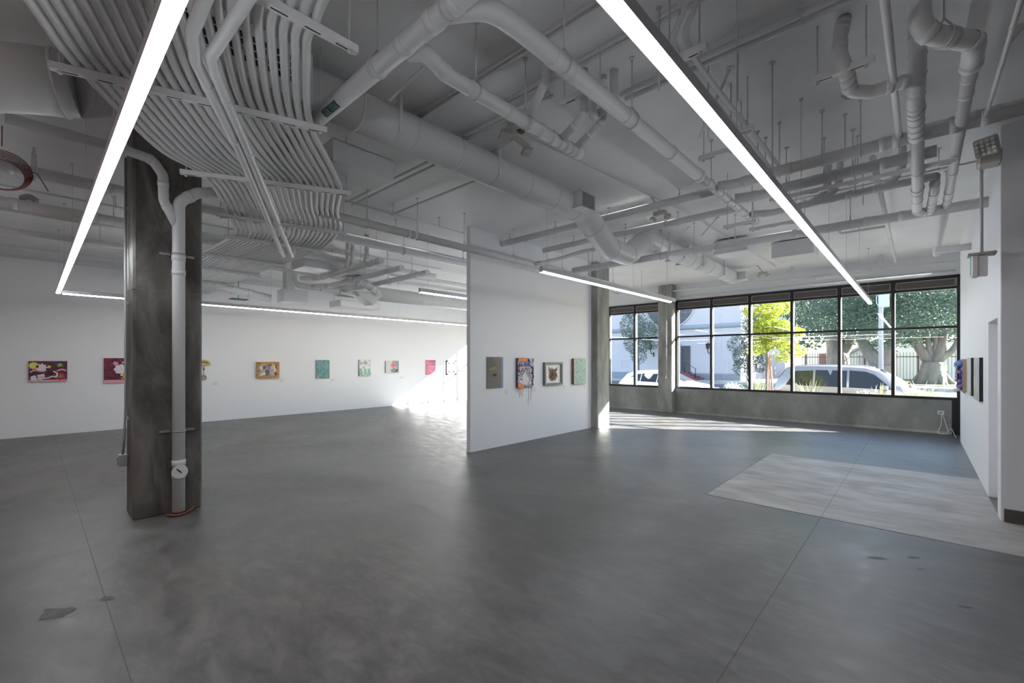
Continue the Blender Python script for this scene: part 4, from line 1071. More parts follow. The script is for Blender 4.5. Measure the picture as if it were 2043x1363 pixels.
m_ = MB(); m_.prism([at(.02,.90), at(.5,.88), at(.6,.97), at(.3,1.02), at(.05,1.0)], 'x', fx, fx+.008).prism([at(.0,0), at(.3,-.04), at(.3,.08), at(.08,.18), at(.0,.12)], 'x', fx, fx+.01)
for k, (a, l_) in enumerate(((.05,.16),(.12,.34),(.18,.26),(.28,.32))): m_.tube([V((fx, *at(a, .06))), V((fx-.01, at(a,0)[0], at(a,-l_)[1]))], .004, 6)
m_.build('orange_paint', Org, o)
m_ = MB(); strokes(m_, fx+.004, 'ALORE', *at(.12, .72), .10*w_, .12*h_, .009); m_.build('lettering', cm('lilac letter paint', (.30,.30,.60)), o)
MB().prism([at(.1,.64), at(.5,.66), at(.5,.71), at(.1,.70)], 'x', fx, fx+.006).build('pink_bar', cm('salmon paint', (.72,.38,.34)), o)
m_ = MB(); wiggle(m_, fx+.003, [at(.62,.98), at(.7,.9), at(.66,.8), at(.8,.7), at(.95,.66), at(.9,.5), at(.97,.35), at(.88,.2), at(.92,.06)], .012)
for a, l_ in ((.68,.62),(.84,.5),(.9,.2)): m_.tube([V((fx, *at(a, .04))), V((fx-.02, at(a,0)[0], at(a,-l_)[1]))], .003, 6)
m_.build('navy_paint', cm('navy paint', (.05,.05,.17)), o)
MB().prism([at(.3,.1), at(.55,.06), at(.7,.25), at(.5,.45), at(.4,.52), at(.25,.4)], 'x', fx, fx+.003).build('white_patch', cm('white patch paint', (.62,.62,.66)), o)
rc_ = wall_rect(DX, 1083.5, 723, 1119.5, 767)
y0, y1, z0, z1 = rc_; w_, h_ = y1-y0, z1-z0
o = tag(MB().box(DX, y0, z0, DX+.012, y1, z1).build('framed_relief', M['white_plastic']), 'framed white panel holding a brown fibre relief, grey box frame', 'relief')
fm = MB(); b_ = .045
for (a, b, c_, d) in ((y0, z0, y1, z0+b_), (y0, z1-b_, y1, z1), (y0, z0+b_, y0+b_, z1-b_), (y1-b_, z0+b_, y1, z1-b_)): fm.box(DX, a, b, DX+.05, c_, d)
fm.build('frame', cm('pewter frame', (.16,.17,.17)), o)
m_ = MB(); rnd = random.Random(5); cy, czz = (y0+y1)/2, (z0+z1)/2 - .02
for k in range(110):
    a = rnd.uniform(0, 2*math.pi); q = rnd.uniform(0, 1)**.5
    yy, zz = cy + q*.13*math.cos(a), czz + q*.12*math.sin(a)
    t = rnd.uniform(0, math.pi)
    m_.tube([V((DX+.014+rnd.uniform(0,.02), yy-.04*math.cos(t), zz-.04*math.sin(t))), V((DX+.02+rnd.uniform(0,.025), yy, zz)), V((DX+.014, yy+.04*math.cos(t+.4), zz+.04*math.sin(t+.4)))], .004, 5)
m_.tube([V((DX+.02, cy-.11, czz+.08)), V((DX+.03, cy-.15, czz+.17))], .02, 6, True, .004).tube([V((DX+.02, cy+.11, czz+.08)), V((DX+.03, cy+.15, czz+.17))], .02, 6, True, .004)
m_.build('fibre_relief', mottled('brown fibre', [(.3, (.22,.12,.07)), (.7, (.48,.33,.22))], 30, 3, .8, bump=0), o)
rd = wall_rect(DX, 1140.5, 715.5, 1164.5, 765)
o = canvas('painting', 'narrow teal woven painting, last work on the divider wall', DX, rd, .06, art_mat('teal weave', [(.02,.06,.08),(.25,.50,.42),(.4,.6,.54),(.06,.20,.20),(.55,.62,.6),(.2,.42,.36),(.04,.1,.12)], 17, 'noise', 2, .6, stretch=(1,1.8,.7)), cm('brown side', (.20,.09,.05)))
y0, y1, z0, z1 = rd
m_ = MB()
for k in range(10): m_.bbox(DX+.0, y0-.012, z0+(z1-z0)*k/10, DX+.055, y0, z0+(z1-z0)*(k+.8)/10, .004)
m_.build('side_blocks', art_mat('side blocks', [(.30,.12,.05),(.12,.08,.05),(.35,.05,.04),(.4,.25,.08)], 6, 'cells'), o)
# right wall works, seen almost edge on
def rwork(name, label, u0, v0, u1, v1, depth, fm_, ed, cat='painting'):
    # u1 = far edge of the canvas side against the wall; near side face shows its depth
    ya = PX(u1, (v0+v1)/2, WR).y; z1_ = PX(u1, v0, WR).z; z0_ = PX(u1, v1, WR).z
    wd = .75
    return canvas(name, label, WR, (ya, ya+wd, z0_, z1_), depth, fm_, ed, cat, sgn=-1), (ya, ya+wd, z0_, z1_)
o, rr_ = rwork('painting', 'deep black sided canvas on the right wall, nearest the door', 1948, 713.5, 1961.5, 802, .034, art_mat('grey misty paint', [(.3,.33,.34),(.4,.43,.44),(.25,.28,.28),(.5,.52,.53)], 3, 'noise', 5, .5, interp='LINEAR'), cm('black canvas side', (.012,.014,.02)))
o, rr_ = rwork('painting', 'deep black sided canvas on the right wall, middle of three', 1932, 714, 1944, 790.5, .034, art_mat('grey misty paint', [(.35,.38,.4),(.45,.47,.5),(.3,.32,.34)], 3, 'noise', 5, .5, interp='LINEAR'), cm('black speckled side', (.012,.016,.018)))
o, rr_ = rwork('relief_painting', 'sculpted blue and purple canvas with tan sides, nearest the windows', 1921, 716.5, 1930.5, 783, .055, art_mat('blue purple relief', [(.10,.16,.42),(.22,.14,.36),(.05,.05,.16),(.2,.3,.55)], 6, 'noise', 4, 1.5), cm('tan wood side', (.42,.30,.16)))
y0, y1, z0, z1 = rr_; fx = WR-.058
m_ = MB(); rnd = random.Random(9)
for (a, b, r_, dd) in ((.5,.86,.075,.06),(.3,.85,.06,.05),(.7,.8,.07,.05),(.15,.84,.05,.04)):
    m_.lathe([(.0, r_*.8), (r_*.6, r_*.55), (r_, 0), (r_*.7, -r_*.6), (0, -r_*.9)], (fx-dd*.35, y0+a*(y1-y0), z0+b*(z1-z0)), 10)
m_.build('blue_relief', cm('cobalt relief', (.10,.20,.48)), o)
m_ = MB()
for (a, b, r_) in ((.5,.62,.045),(.4,.45,.05),(.6,.35,.05),(.5,.18,.05),(.3,.3,.04),(.7,.55,.045),(.6,.12,.04),(.2,.6,.04),(.2,.15,.04)):
    m_.lathe([(.0, r_), (r_*.7, r_*.6), (r_, 0), (r_*.8, -r_*.6), (0, -r_)], (fx-.02, y0+a*(y1-y0), z0+b*(z1-z0)), 9)
m_.build('purple_relief', cm('violet relief', (.26,.15,.36)), o)
m_ = MB(); m_.tube(catmull([V((fx-.04, y0+.1, z1-.1)), V((fx-.05, y0+.2, z1-.3)), V((fx-.04, y0+.25, z0+.3)), V((fx-.05, y0+.2, z0+.12)), V((fx+.02, y0+.02, z0-.01))], 5), .010, 6); m_.build('dark_cord', cm('dark cord', (.02,.02,.04)), o)
m_ = MB().tube(catmull([V((fx-.07, y0+.15, z1-.12)), V((fx-.08, y0+.2, z1-.3)), V((fx-.06, y0+.25, z0+.25))], 5), .010, 6).lathe([(.0,.03),(.05,.02),(.05,-.02),(0,-.03)], (fx-.06, y0+.2, z0+.03), 8); m_.build('white_cord', M['white_plastic'], o)
# wall labels
lab = [(AW, 430, 765.5, .16, 'the yellow wall piece'), (AW, 562, 759.5, .16, 'the collage'), (AW, 664, 759, .16, 'the teal swirled painting'), (AW, 801.5, 753.5, .16, 'the masked figure painting'),
       (DX, 1011, 783, .09, 'the tall paving photograph'), (DX, 1066.5, 778.5, .085, 'the dripping painting'), (DX, 1125.5, 774.5, .085, 'the framed fibre relief'), (DX, 1167.5, 771, .085, 'the teal woven painting')]
for (x, u, v, w_, nm) in lab:
    c = PX(u, v, x); h_ = .12 if x == DX else .10
    o = tag(MB().box(x, c.y-w_/2, c.z-h_/2, x+.004, c.y+w_/2, c.z+h_/2).build('wall_label', M['white_plastic']), 'small white wall label card beside ' + nm, 'label')
    m_ = MB()
    for k in range(5): m_.box(x+.004, c.y-w_*.38, c.z+h_*(.32-.15*k), x+.0045, c.y+w_*(.38 if k % 2 == 0 else .1), c.z+h_*(.32-.15*k)+.004)
    m_.build('printed_lines', M['grey_box'], o)

# ------------------------------------------------------------------ outside: planting, street, cars, trees, church
M['asphalt'] = mottled('asphalt', [(.3, (.10,.10,.105)), (.7, (.15,.15,.155))], 3, 6, .85)
M['paving'] = mottled('pale sidewalk', [(.3, (.32,.32,.31)), (.7, (.42,.42,.40))], 1.2, 5, .8)
M['soil'] = mottled('planting soil', [(.3, (.05,.04,.03)), (.7, (.14,.11,.08))], 6, 5, .9)
M['lawn'] = mottled('dry lawn', [(.3, (.16,.20,.07)), (.7, (.36,.38,.20))], 2, 6, .9)
M['stucco'] = plain('white stucco', (.52, .49, .53), .8, bump=.1, bscale=40)
M['stucco2'] = plain('cream stucco', (.70, .68, .66), .8)
gy = WF + .16
structure('planting_bed', MB().box(-16, gy, -.5, 8, 16.6, -.02), M['soil'])
structure('sidewalk_near', MB().box(-40, 16.6, -.5, 30, 18.1, -.18).box(-40, gy, -.5, -16, 16.6, -.18).box(8, gy, -.5, 30, 16.6, -.18), M['paving'])
st = MB(); st.add([(-60, 18.1, -.35), (60, 18.1, -.35), (60, 26, -.25), (-60, 26, -.25), (60, 34.6, -.14), (-60, 34.6, -.14)], [(0,1,2,3), (3,2,4,5)])
structure('street', st, M['asphalt'])
structure('kerb_far', MB().box(-60, 34.6, -.5, 60, 34.8, .04), M['paving'])
structure('sidewalk_far', MB().box(-60, 34.8, -.5, 60, 37.6, .03).box(-60, 37.6, -.5, -7.5, 60, .03), M['paving'])
structure('lawn_far', MB().box(-7.5, 37.6, -.5, 60, 75, .08), M['lawn'])

def leaves(mb, blobs, n, size, rnd, flat=.0):
    """n small bent leaves scattered through ellipsoids [(cx,cy,cz,rx,ry,rz)]"""
    wts = [b[3]*b[4]*b[5] for b in blobs]
    for _ in range(n):
        cx, cy, cz, rx_, ry_, rz_ = rnd.choices(blobs, wts)[0]
        while True:
            p = V((rnd.uniform(-1,1), rnd.uniform(-1,1), rnd.uniform(-1,1)))
            if p.length <= 1: break
        if rnd.random() < .6 and p.length > 0: p = p / p.length * (p.length ** .4)
        c = V((cx+p.x*rx_, cy+p.y*ry_, cz+p.z*rz_))
        a = V((rnd.gauss(0,1), rnd.gauss(0,1), rnd.gauss(0,.7))).normalized()
        b = a.cross(V((rnd.gauss(0,1), rnd.gauss(0,1), rnd.gauss(0,1)))).normalized()
        s_ = size * rnd.uniform(.6, 1.3)
        k = len(mb.v)
        nn = a.cross(b)*s_*.18
        mb.v += [tuple(c - a*s_*.6), tuple(c + b*s_*.32 + nn), tuple(c + a*s_*.6), tuple(c - b*s_*.32 + nn)]
        mb.f += [(k, k+1, k+2), (k, k+2, k+3)]
        mb.sm += [False, False]
    return mb
def leaf_mat(name, cols, scale=1.5, trans=.25):
    m, nt, b = new_mat(name)
    L = nt.links.new
    tc = nd(nt, 'ShaderNodeTexCoord'); n = nd(nt, 'ShaderNodeTexNoise', Scale=scale, Detail=6.0, Roughness=.8)
    L(tc.outputs['Object'], n.inputs['Vector'])
    r = ramp(nt, [(.3 + .4*i/(len(cols)-1), c) for i, c in enumerate(cols)])
    L(n.outputs['Fac'], r.inputs[0]); L(r.outputs[0], b.inputs['Base Color'])
    b.inputs['Roughness'].default_value = .5
    t = nt.nodes.new('ShaderNodeBsdfTranslucent'); mx = nt.nodes.new('ShaderNodeMixShader'); mx.inputs[0].default_value = trans
    L(r.outputs[0], t.inputs[0]); L(b.outputs[0], mx.inputs[1]); L(t.outputs[0], mx.inputs[2])
    L(mx.outputs[0], nt.nodes['Material Output'].inputs[0])
    return m
M['leaf_ficus'] = leaf_mat('dark ficus leaves', [(.06,.10,.08),(.10,.16,.12),(.16,.23,.16)])
M['leaf_bright'] = leaf_mat('yellow green leaves', [(.14,.22,.04),(.34,.40,.05),(.50,.46,.07)], 1.4, .4)
M['leaf_grey'] = leaf_mat('grey green leaves', [(.08,.12,.10),(.14,.19,.15),(.2,.26,.18)])
M['leaf_grass'] = leaf_mat('pale strap leaves', [(.16,.22,.10),(.32,.36,.18),(.45,.46,.28)], 3, .3)
M['bark'] = mottled('grey bark', [(.3, (.10,.09,.085)), (.7, (.24,.215,.19))], 3, 7, .9, (1,1,.3), .5)
M['stake'] = plain('orange wooden stake', (.42, .24, .14), .8)
def tree(label, base, limbs, blobs, n, size, mat, seed, trunk_mat='bark', name='tree'):
    """limbs: list of (points, r0, r1) tapered limbs"""
    o = empty(name, base, label, 'tree')
    tb = MB()
    for pts, r0, r1 in limbs: tb.tube(catmull([V(p) for p in pts], 5), r0, 10, True, r1) if False else tb.tube(catmull([V(p) for p in pts], 5), [r0 + (r1-r0)*k/(5*(len(pts)-1)) for k in range(5*(len(pts)-1)+1)], 10)
    tb.build('trunk', M[trunk_mat], o)
    leaves(MB(), blobs, n, size, random.Random(seed)).build('crown', M[mat], o)
    return o
# ficus row on the far side
def fx_(u, y): return PY(u, 700, y).x
T3 = fx_(1860, 40.)
def zz(u, v, y): return PY(u, v, y).z
ty = 40.
def tp(u, v, y=ty): p = PY(u, v, y); return (p.x, y, p.z)
b3 = V((PY(1860, 766, ty).x, ty, .06))
tree('huge grey ficus with a forked trunk by the fence, rightmost tree', b3,
     [([b3 + V((0,0,-.1)), tp(1860, 745), tp(1862, 722)], .78, .58), ([tp(1858, 728), tp(1842, 705), tp(1832, 690), tp(1828, 672), tp(1822, 650)], .36, .18),
      ([tp(1862, 726), tp(1856, 700), tp(1852, 684), tp(1850, 660)], .22, .12), ([tp(1866, 724), tp(1874, 704), tp(1880, 684), tp(1884, 655)], .36, .2),
      ([tp(1870, 722), tp(1888, 708), tp(1900, 700), tp(1912, 680)], .28, .15), ([tp(1862, 722), tp(1866, 700), tp(1868, 680), tp(1870, 660)], .2, .13)] +
     [([b3 + V((math.cos(a)*1.1, math.sin(a)*.9, -.1)), b3 + V((math.cos(a)*.55, math.sin(a)*.45, .6)), b3 + V((0,0,1.7))], .18, .26) for a in (0.3, 1.5, 2.9, 4.0, 5.3)],
     [(b3.x+dx, ty+dy, z, rx_, 3.0, rz_) for dx, dy, z, rx_, rz_ in ((-3.2,0,5.3,2.6,1.5),(-1.0,-.5,4.9,2.4,1.3),(1.2,0,4.7,2.4,1.6),(3.2,.5,4.6,2.4,2.0),(-2,0,7.4,3.4,2.2),(2,0,7.4,3.6,2.4),(5.5,0,6,3,2.6))], 15000, .17, 'leaf_ficus', 11)
b2 = V((PY(1756, 760, 38.5).x, 38.5, .05)); ty2 = 38.5
tree('dark ficus with a V shaped trunk behind the pole', b2,
     [([b2 + V((0,0,-.1)), tp(1757, 748, ty2), tp(1757, 728, ty2)], .75, .62), ([tp(1756, 730, ty2), tp(1742, 712, ty2), tp(1728, 695, ty2), tp(1716, 670, ty2)], .52, .3), ([tp(1758, 730, ty2), tp(1766, 708, ty2), tp(1776, 690, ty2), tp(1790, 665, ty2)], .5, .3)],
     [(b2.x+dx, ty2+dy, z, rx_, 2.6, rz_) for dx, dy, z, rx_, rz_ in ((-2.2,0,4.5,2.2,1.1),(0,-.4,4.0,1.9,1.5),(2.0,0,4.4,2.0,1.3),(-.1,0,3.1,1.1,.9),(-1,0,6.8,3.2,2.3),(1.8,0,7,3.2,2.3),(1.3,0,3.2,.8,.8))], 13000, .16, 'leaf_ficus', 12)
b1 = V((PY(1670, 755, 41).x, 41, .05)); ty1 = 41
tree('dark ficus behind the roof of the beige minivan', b1,
     [([b1 + V((0,0,-.1)), tp(1671, 745, ty1), tp(1672, 715, ty1), tp(1668, 690, ty1), tp(1660, 660, ty1)], .85, .55), ([tp(1672, 712, ty1), tp(1690, 690, ty1), tp(1702, 665, ty1)], .5, .3)],
     [(b1.x+dx, ty1+dy, z, rx_, 2.8, rz_) for dx, dy, z, rx_, rz_ in ((-3.0,0,5.2,2.6,1.8),(0,-.4,4.6,2.4,1.5),(2.2,0,4.8,2.2,1.5),(-4.6,0,4.2,1.6,1.6),(-1.5,0,7.4,4.2,2.3),(2.8,0,7.4,3.2,2.3),(-5,0,7,2.4,2.5),(1.2,0,3.6,1.0,.9))], 15000, .17, 'leaf_ficus', 13)
# darker street trees against the church
bl = V((PY(1245, 765, 33).x, 35.4, .03))
tree('dark young tree before the church, seen through the left window', bl,
     [([bl, bl + V((.05,0,1.2)), bl + V((-.05,0,2.6)), bl + V((.1,0,3.6))], .12, .06)],
     [(bl.x+dx, 35.4+dy, z, r_, r_, rz_) for dx, dy, z, r_, rz_ in ((-.5,0,4.6,1.1,1.3),(.7,0,4.0,1.0,1.0),(0,0,3.1,1.2,1.0),(1.3,0,3.2,.8,.7),(-.2,0,5.6,.7,.9),(.1,0,2.0,.7,.8),(1.0,0,5.0,.6,.7),(1.7,0,4.3,.5,.4))], 6500, .11, 'leaf_grey', 14)
bs = V((PY(1472, 770, 33).x, 35.3, .03))
tree('dark leafy shrub tree before the right end of the church', bs,
     [([bs, bs + V((.05,0,1.2)), bs + V((-.1,0,2.4))], .09, .05)],
     [(bs.x+dx, 35.3+dy, z, r_, r_, rz_) for dx, dy, z, r_, rz_ in ((0,0,1.9,1.0,.9),(-.7,0,2.8,.7,.7),(.5,0,3.0,.9,.8),(-.2,0,1.1,.8,.7),(.7,0,1.6,.8,.9),(.4,0,4.2,.7,.6),(1.2,0,4.9,.8,.7))], 6000, .11, 'leaf_grey', 15)
# young bright tree with stakes just outside
by = V((PY(1529, 770, 17.1).x, 17.1, -.18)); yt = 17.1
def bb(u, v, r_, rz_=None):
    p = PY(u, v, yt); return (p.x, yt + random.uniform(-.3,.3), p.z, r_, r_, rz_ or r_*.8)
tree('bright yellow green young tree outside the windows, held by two stakes', by,
     [([by, tp(1530, 745, yt), tp(1531, 715, yt), tp(1528, 690, yt), tp(1520, 650, yt)], .05, .03), ([tp(1530, 705, yt), tp(1545, 670, yt), tp(1560, 630, yt)], .03, .015), ([tp(1530, 700, yt), tp(1512, 660, yt), tp(1505, 620, yt)], .03, .015)],
     [bb(1505, 622, .30), bb(1515, 655, .34), bb(1543, 618, .38), bb(1560, 612, .30), bb(1532, 640, .36), bb(1560, 655, .36), bb(1588, 665, .30, .2), bb(1545, 680, .40), bb(1518, 690, .36), bb(1575, 690, .30), bb(1590, 700, .26), bb(1500, 700, .25), bb(1560, 712, .25), bb(1535, 590, .35), bb(1535, 660, .5)], 7500, .075, 'leaf_bright', 16)
for (a, b, nm) in (((1534, 712), (1535, 768), 'left'), ((1536, 708), (1541, 776), 'right')):
    p, q = PY(*a, 16.9), PY(*b, 16.9)
    d = (q-p); e_ = p + d * ((p.z+.05)/(p.z-q.z))
    tag(MB().tube([p, e_], .028, 8).build('tree_stake', M['stake']), 'orange wooden stake beside the bright young tree, %s one' % nm, 'stake')

# strap leaved plants and shrubs in the bed
def clump(label, u, v_top, y, n, spread, mat, width=.018, seed=1, cat='plant', name='strap_leaf_plant', lean=1.0):
    rnd_ = random.Random(seed); p = PY(u, v_top, y); hgt = p.z + .02
    m_ = MB()
    for k in range(n):
        a = rnd_.uniform(0, 2*math.pi); L_ = hgt * rnd_.uniform(.65, 1.1); s_ = spread * rnd_.uniform(.3, 1.0) * lean
        x0, y0_ = p.x + rnd_.gauss(0, .05), y + rnd_.gauss(0, .05)
        d = V((math.cos(a), math.sin(a), 0)); w = V((-d.y, d.x, 0)) * width
        pts = [V((x0, y0_, -.03)) + d*s_*(t**1.7) + V((0, 0, L_*(t - .28*t**3 * (s_/spread)))) for t in (0, .3, .6, .85, 1)]
        ws = [1, 1, .8, .45, .05]
        k0 = len(m_.v)
        for q, f_ in zip(pts, ws): m_.v += [tuple(q - w*f_), tuple(q + w*f_)]
        for j in range(4): m_.f.append((k0+2*j, k0+2*j+1, k0+2*j+3, k0+2*j+2)); m_.sm.append(False)
    return tag(m_.build(name, M[mat]), label, cat)
clump('tall spiky grass plant at the foot of the bright young tree', 1505, 742, 15.0, 110, .5, 'leaf_grass', .013, 3)
clump('strap leaved plant before the rear of the minivan', 1615, 750, 15.0, 60, .55, 'leaf_grass', .013, 4)
clump('yellowish strap leaved plant before the front of the minivan', 1757, 757, 14.9, 34, .35, 'leaf_grass', .02, 5)
clump('big loose clump of pale grass below the right windows', 1838, 757, 15.1, 150, .85, 'leaf_grass', .014, 6)
clump('small strap leaved plant low before the minivan rear wheel', 1590, 768, 14.8, 30, .3, 'leaf_grass', .012, 8)
def shrub(label, u, v, y, r, n, mat, seed, size=.05):
    p = PY(u, v, y)
    return tag(leaves(MB(), [(p.x, y, p.z*.5-.02, r, r*.8, p.z*.52+.03)], n, size, random.Random(seed)).build('low_shrub', M[mat]), label, 'shrub')
M['leaf_white'] = leaf_mat('white flowering leaves', [(.12,.2,.10),(.5,.52,.46),(.75,.75,.72)], 14, .2)
shrub('low dark shrub with white flowers left of the spiky grass', 1462, 764, 15.0, .36, 1500, 'leaf_white', 21, .045)
shrub('low whitish green shrub below the left window', 1288, 773, 15.0, .42, 1500, 'leaf_white', 22, .045)
shrub('small white flowering shrub before the minivan door', 1724, 780, 14.9, .30, 700, 'leaf_white', 23, .04)
shrub('small yellow flowering shrub between the strap leaved plants', 1690, 787, 14.8, .25, 500, 'leaf_grass', 24, .04)
shrub('pale bush among the grass at the far right of the bed', 1830, 785, 14.9, .45, 1200, 'leaf_grass', 25, .05)

# two cars parked along the near kerb
M['glass_car'] = plain('dark car glass', (.02, .025, .03), .06)
M['van_paint'] = plain('beige metallic paint', (.40, .37, .35), .3, .5)
M['white_paint'] = plain('white car paint', (.78, .78, .78), .2)
M['tyre'] = plain('tyre rubber', (.02, .02, .02), .8)
M['rim'] = plain('alloy rim', (.5, .5, .52), .3, .9)
M['tail'] = plain('red tail lamp', (.55, .02, .04), .2)
M['lamp'] = plain('clear lamp', (.7, .72, .74), .15)
def car(label, x0, yn, zg, st_, paint, wheels, side, screens, tail, rails=False, mirror=None, name='car'):
    """st_: stations (x, z_low, z_belt, z_top, half width at belt, half width at top), tail at x=0; near side at y=yn"""
    hwmax = max(s[4] for s in st_); yc_ = yn + hwmax
    o = empty(name, (x0 + st_[-1][0]/2, yc_, zg), label, 'car')
    rings = []
    for (x, zl, zb, zt, hb, ht) in st_:
        pts = [(-hb*.86, zl), (-hb, zl+.12), (-hb*1.0, (zl+zb)/2+.05), (-hb*.985, zb), (-ht-.0, zt-.07 if zt-zb > .12 else zb+(zt-zb)*.5), (-ht*.86, zt-.01), (-ht*.4, zt+.012), (0, zt+.02)]
        full = pts + [(-p[0], p[1]) for p in reversed(pts[:-1])]
        rings.append([(x0+x, yc_+p[0], zg+p[1]) for p in full])
    mb = MB(); n = len(rings[0]); vv = [p for r_ in rings for p in r_]; ff = []
    for i in range(len(rings)-1):
        for k in range(n-1):
            ff.append((i*n+k, i*n+k+1, (i+1)*n+k+1, (i+1)*n+k))
        ff.append((i*n+n-1, i*n, (i+1)*n, (i+1)*n+n-1))
    ff += [tuple(range(n)), tuple(reversed(range((len(rings)-1)*n, len(rings)*n)))]
    mb.add(vv, ff, True)
    mb.build('body', paint, o)
    def at_x(x):
        for a, b in zip(st_[:-1], st_[1:]):
            if a[0] <= x <= b[0]:
                t = (x-a[0])/(b[0]-a[0]); return [a[j]+(b[j]-a[j])*t for j in range(6)]
        return st_[-1]
    for poly in side:                                   # side glass, (x, fraction between belt and top)
        for sg in (-1, 1):
            g = MB(); q = []
            for (x, f) in poly:
                s_ = at_x(x); z1_ = s_[3]-.07; yy = s_[4]*.985 + (s_[5]-s_[4]*.985)*f
                q.append(V((x0+x, yc_+sg*(yy+.010), zg + s_[2] + (z1_-s_[2])*f)))
            g.add(q + [p - V((0, sg*.02, 0)) for p in q], [tuple(range(len(q))), tuple(reversed(range(len(q), 2*len(q))))] + [(k, (k+1) % len(q), (k+1) % len(q)+len(q), k+len(q)) for k in range(len(q))])
            g.build('side_window', M['glass_car'], o)
    for nm, (xa, xb) in screens.items():
        a, b = at_x(xa), at_x(xb); g = MB(); q = []
        for s_, x in ((a, xa), (b, xb)):
            up = V((0, 0, .02))
            q += [V((x0+x, yc_-s_[5]*.84, zg+s_[3]))+up, V((x0+x, yc_, zg+s_[3]+.03))+up*.6, V((x0+x, yc_+s_[5]*.84, zg+s_[3]))+up]
        g.add(q, [(0,1,4,3), (1,2,5,4)], True)
        g.build(nm, M['glass_car'], o)
    for (x, r_) in wheels:
        for sg in (-1, 1):
            c = V((x0+x, yc_+sg*(hwmax-.10), zg+r_))
            w_ = MB().tube([c - V((0, .1, 0)), c + V((0, .1, 0))], r_, 24).build('wheel', M['tyre'], o)
            MB().tube([c + V((0, sg*.09, 0)), c + V((0, sg*.108, 0))], r_*.62, 16).build('rim', M['rim'], w_)
    for sg in (-1, 1):
        x, z, w_, h_ = tail
        MB().bbox(x0+x-.05, yc_+sg*hwmax*.66, zg+z, x0+x+w_, yc_+sg*(hwmax+.012), zg+z+h_, .03).build('tail_lamp', M['tail'], o)
        xe = st_[-1][0]
        MB().bbox(x0+xe-.32, yc_+sg*hwmax*.5, zg+.60, x0+xe-.06, yc_+sg*hwmax*.88, zg+.74, .04).build('head_lamp', M['lamp'], o)
        if mirror:
            mx_, mz_ = mirror
            MB().bbox(x0+mx_, yc_+sg*(hwmax), zg+mz_, x0+mx_+.22, yc_+sg*(hwmax+.2), zg+mz_+.16, .04).build('wing_mirror', paint, o)
        if rails:
            MB().tube(catmull([V((x0+.6, yc_+sg*.62, zg+1.70)), V((x0+.8, yc_+sg*.62, zg+1.775)), V((x0+1.7, yc_+sg*.62, zg+1.80)), V((x0+2.6, yc_+sg*.62, zg+1.78)), V((x0+2.9, yc_+sg*.62, zg+1.70))], 4), .018, 6).build('roof_rail', M['rim'], o)
    return o
vx = PY(1541, 790, 18.9).x
VK = .93
vst = [(0,.35,.95,1.02,.80,.62),(.10,.28,1.0,1.25,.90,.66),(.42,.22,1.03,1.68,.95,.68),(.8,.2,1.03,1.76,.97,.70),(1.9,.2,1.02,1.78,.98,.71),(2.9,.2,1.0,1.74,.98,.69),(3.35,.2,.98,1.63,.97,.66),(3.9,.2,.97,1.32,.96,.62),(4.2,.2,.92,1.02,.95,.66),(4.7,.22,.78,.86,.90,.7),(5.0,.3,.66,.72,.78,.6),(5.12,.38,.56,.6,.6,.5)]
car('beige minivan with a roof rail parked outside the right windows', vx, 18.9, -.35, [(q[0]*VK,)+q[1:] for q in vst],
    M['van_paint'], [(.95*VK,.34),(4.05*VK,.34)], [[(a_*VK, f_) for a_, f_ in w_] for w_ in ([(.45,.06),(1.35,.04),(1.35,.86),(.75,.84)], [(1.42,.04),(2.4,.04),(2.4,.88),(1.42,.88)], [(2.47,.04),(3.72,.06),(3.2,.80),(2.95,.88),(2.47,.90)])],
    {'windscreen': (3.35*VK, 4.18*VK), 'rear_window': (.12*VK, .42*VK)}, (.02, .62, .30, .24), True, (3.35*VK, .98))
hx = PY(1231, 775, 19.2).x
car('white hatchback with a red tail lamp parked outside the left window', hx, 19.2, -.35,
    [(0,.40,.86,.92,.74,.58),(.08,.30,.92,1.02,.84,.60),(.35,.22,.98,1.36,.88,.60),(.75,.2,.98,1.46,.90,.62),(1.6,.2,.96,1.50,.91,.62),(2.3,.2,.94,1.44,.91,.60),(2.9,.2,.92,1.16,.90,.60),(3.2,.2,.92,1.00,.88,.66),(3.8,.22,.84,.90,.82,.62),(4.15,.3,.66,.72,.70,.52),(4.25,.38,.5,.56,.5,.4)],
    M['white_paint'], [(.75,.32),(3.35,.32)], [[(.50,.30),(1.15,.06),(1.15,.84),(.85,.80)], [(1.2,.05),(1.95,.05),(1.95,.88),(1.2,.86)], [(2.0,.05),(2.75,.10),(2.35,.74),(2.0,.88)]],
    {'windscreen': (2.35, 3.15), 'rear_window': (.10, .36)}, (.0, .68, .26, .16), False, (2.45, .93))

# church across the street
CY = 38.0
def cp_(u, v, y=CY): return PY(u, v, y)
cxr = cp_(1477, 700).x
ch = tag(MB().box(-48, CY, .0, cxr, CY+16, 12).build('church', M['stucco']), 'white stucco church with a round window across the street', 'building')
lz = cp_(1400, 652).z
MB().prism([(CY-.16, lz-.12), (CY-.22, lz), (CY-.22, lz+.14), (CY, lz+.2), (CY, lz-.2)], 'x', -48, cxr+.1).build('string_course', plain('blue grey moulding', (.30,.34,.40), .7), ch)
MB().box(-48, CY-.08, 0, cxr+.03, CY, .55).build('plinth', plain('grey plinth', (.25,.26,.29), .8), ch)
rc0 = cp_(1336, 604); rr0 = abs(cp_(1386, 604).x - rc0.x)
rw = MB().tube([V((rc0.x, CY-.03, rc0.z)), V((rc0.x, CY+.02, rc0.z))], rr0, 40).build('round_window', plain('dark leaded glass', (.07,.075,.09), .5), ch)
m_ = MB()
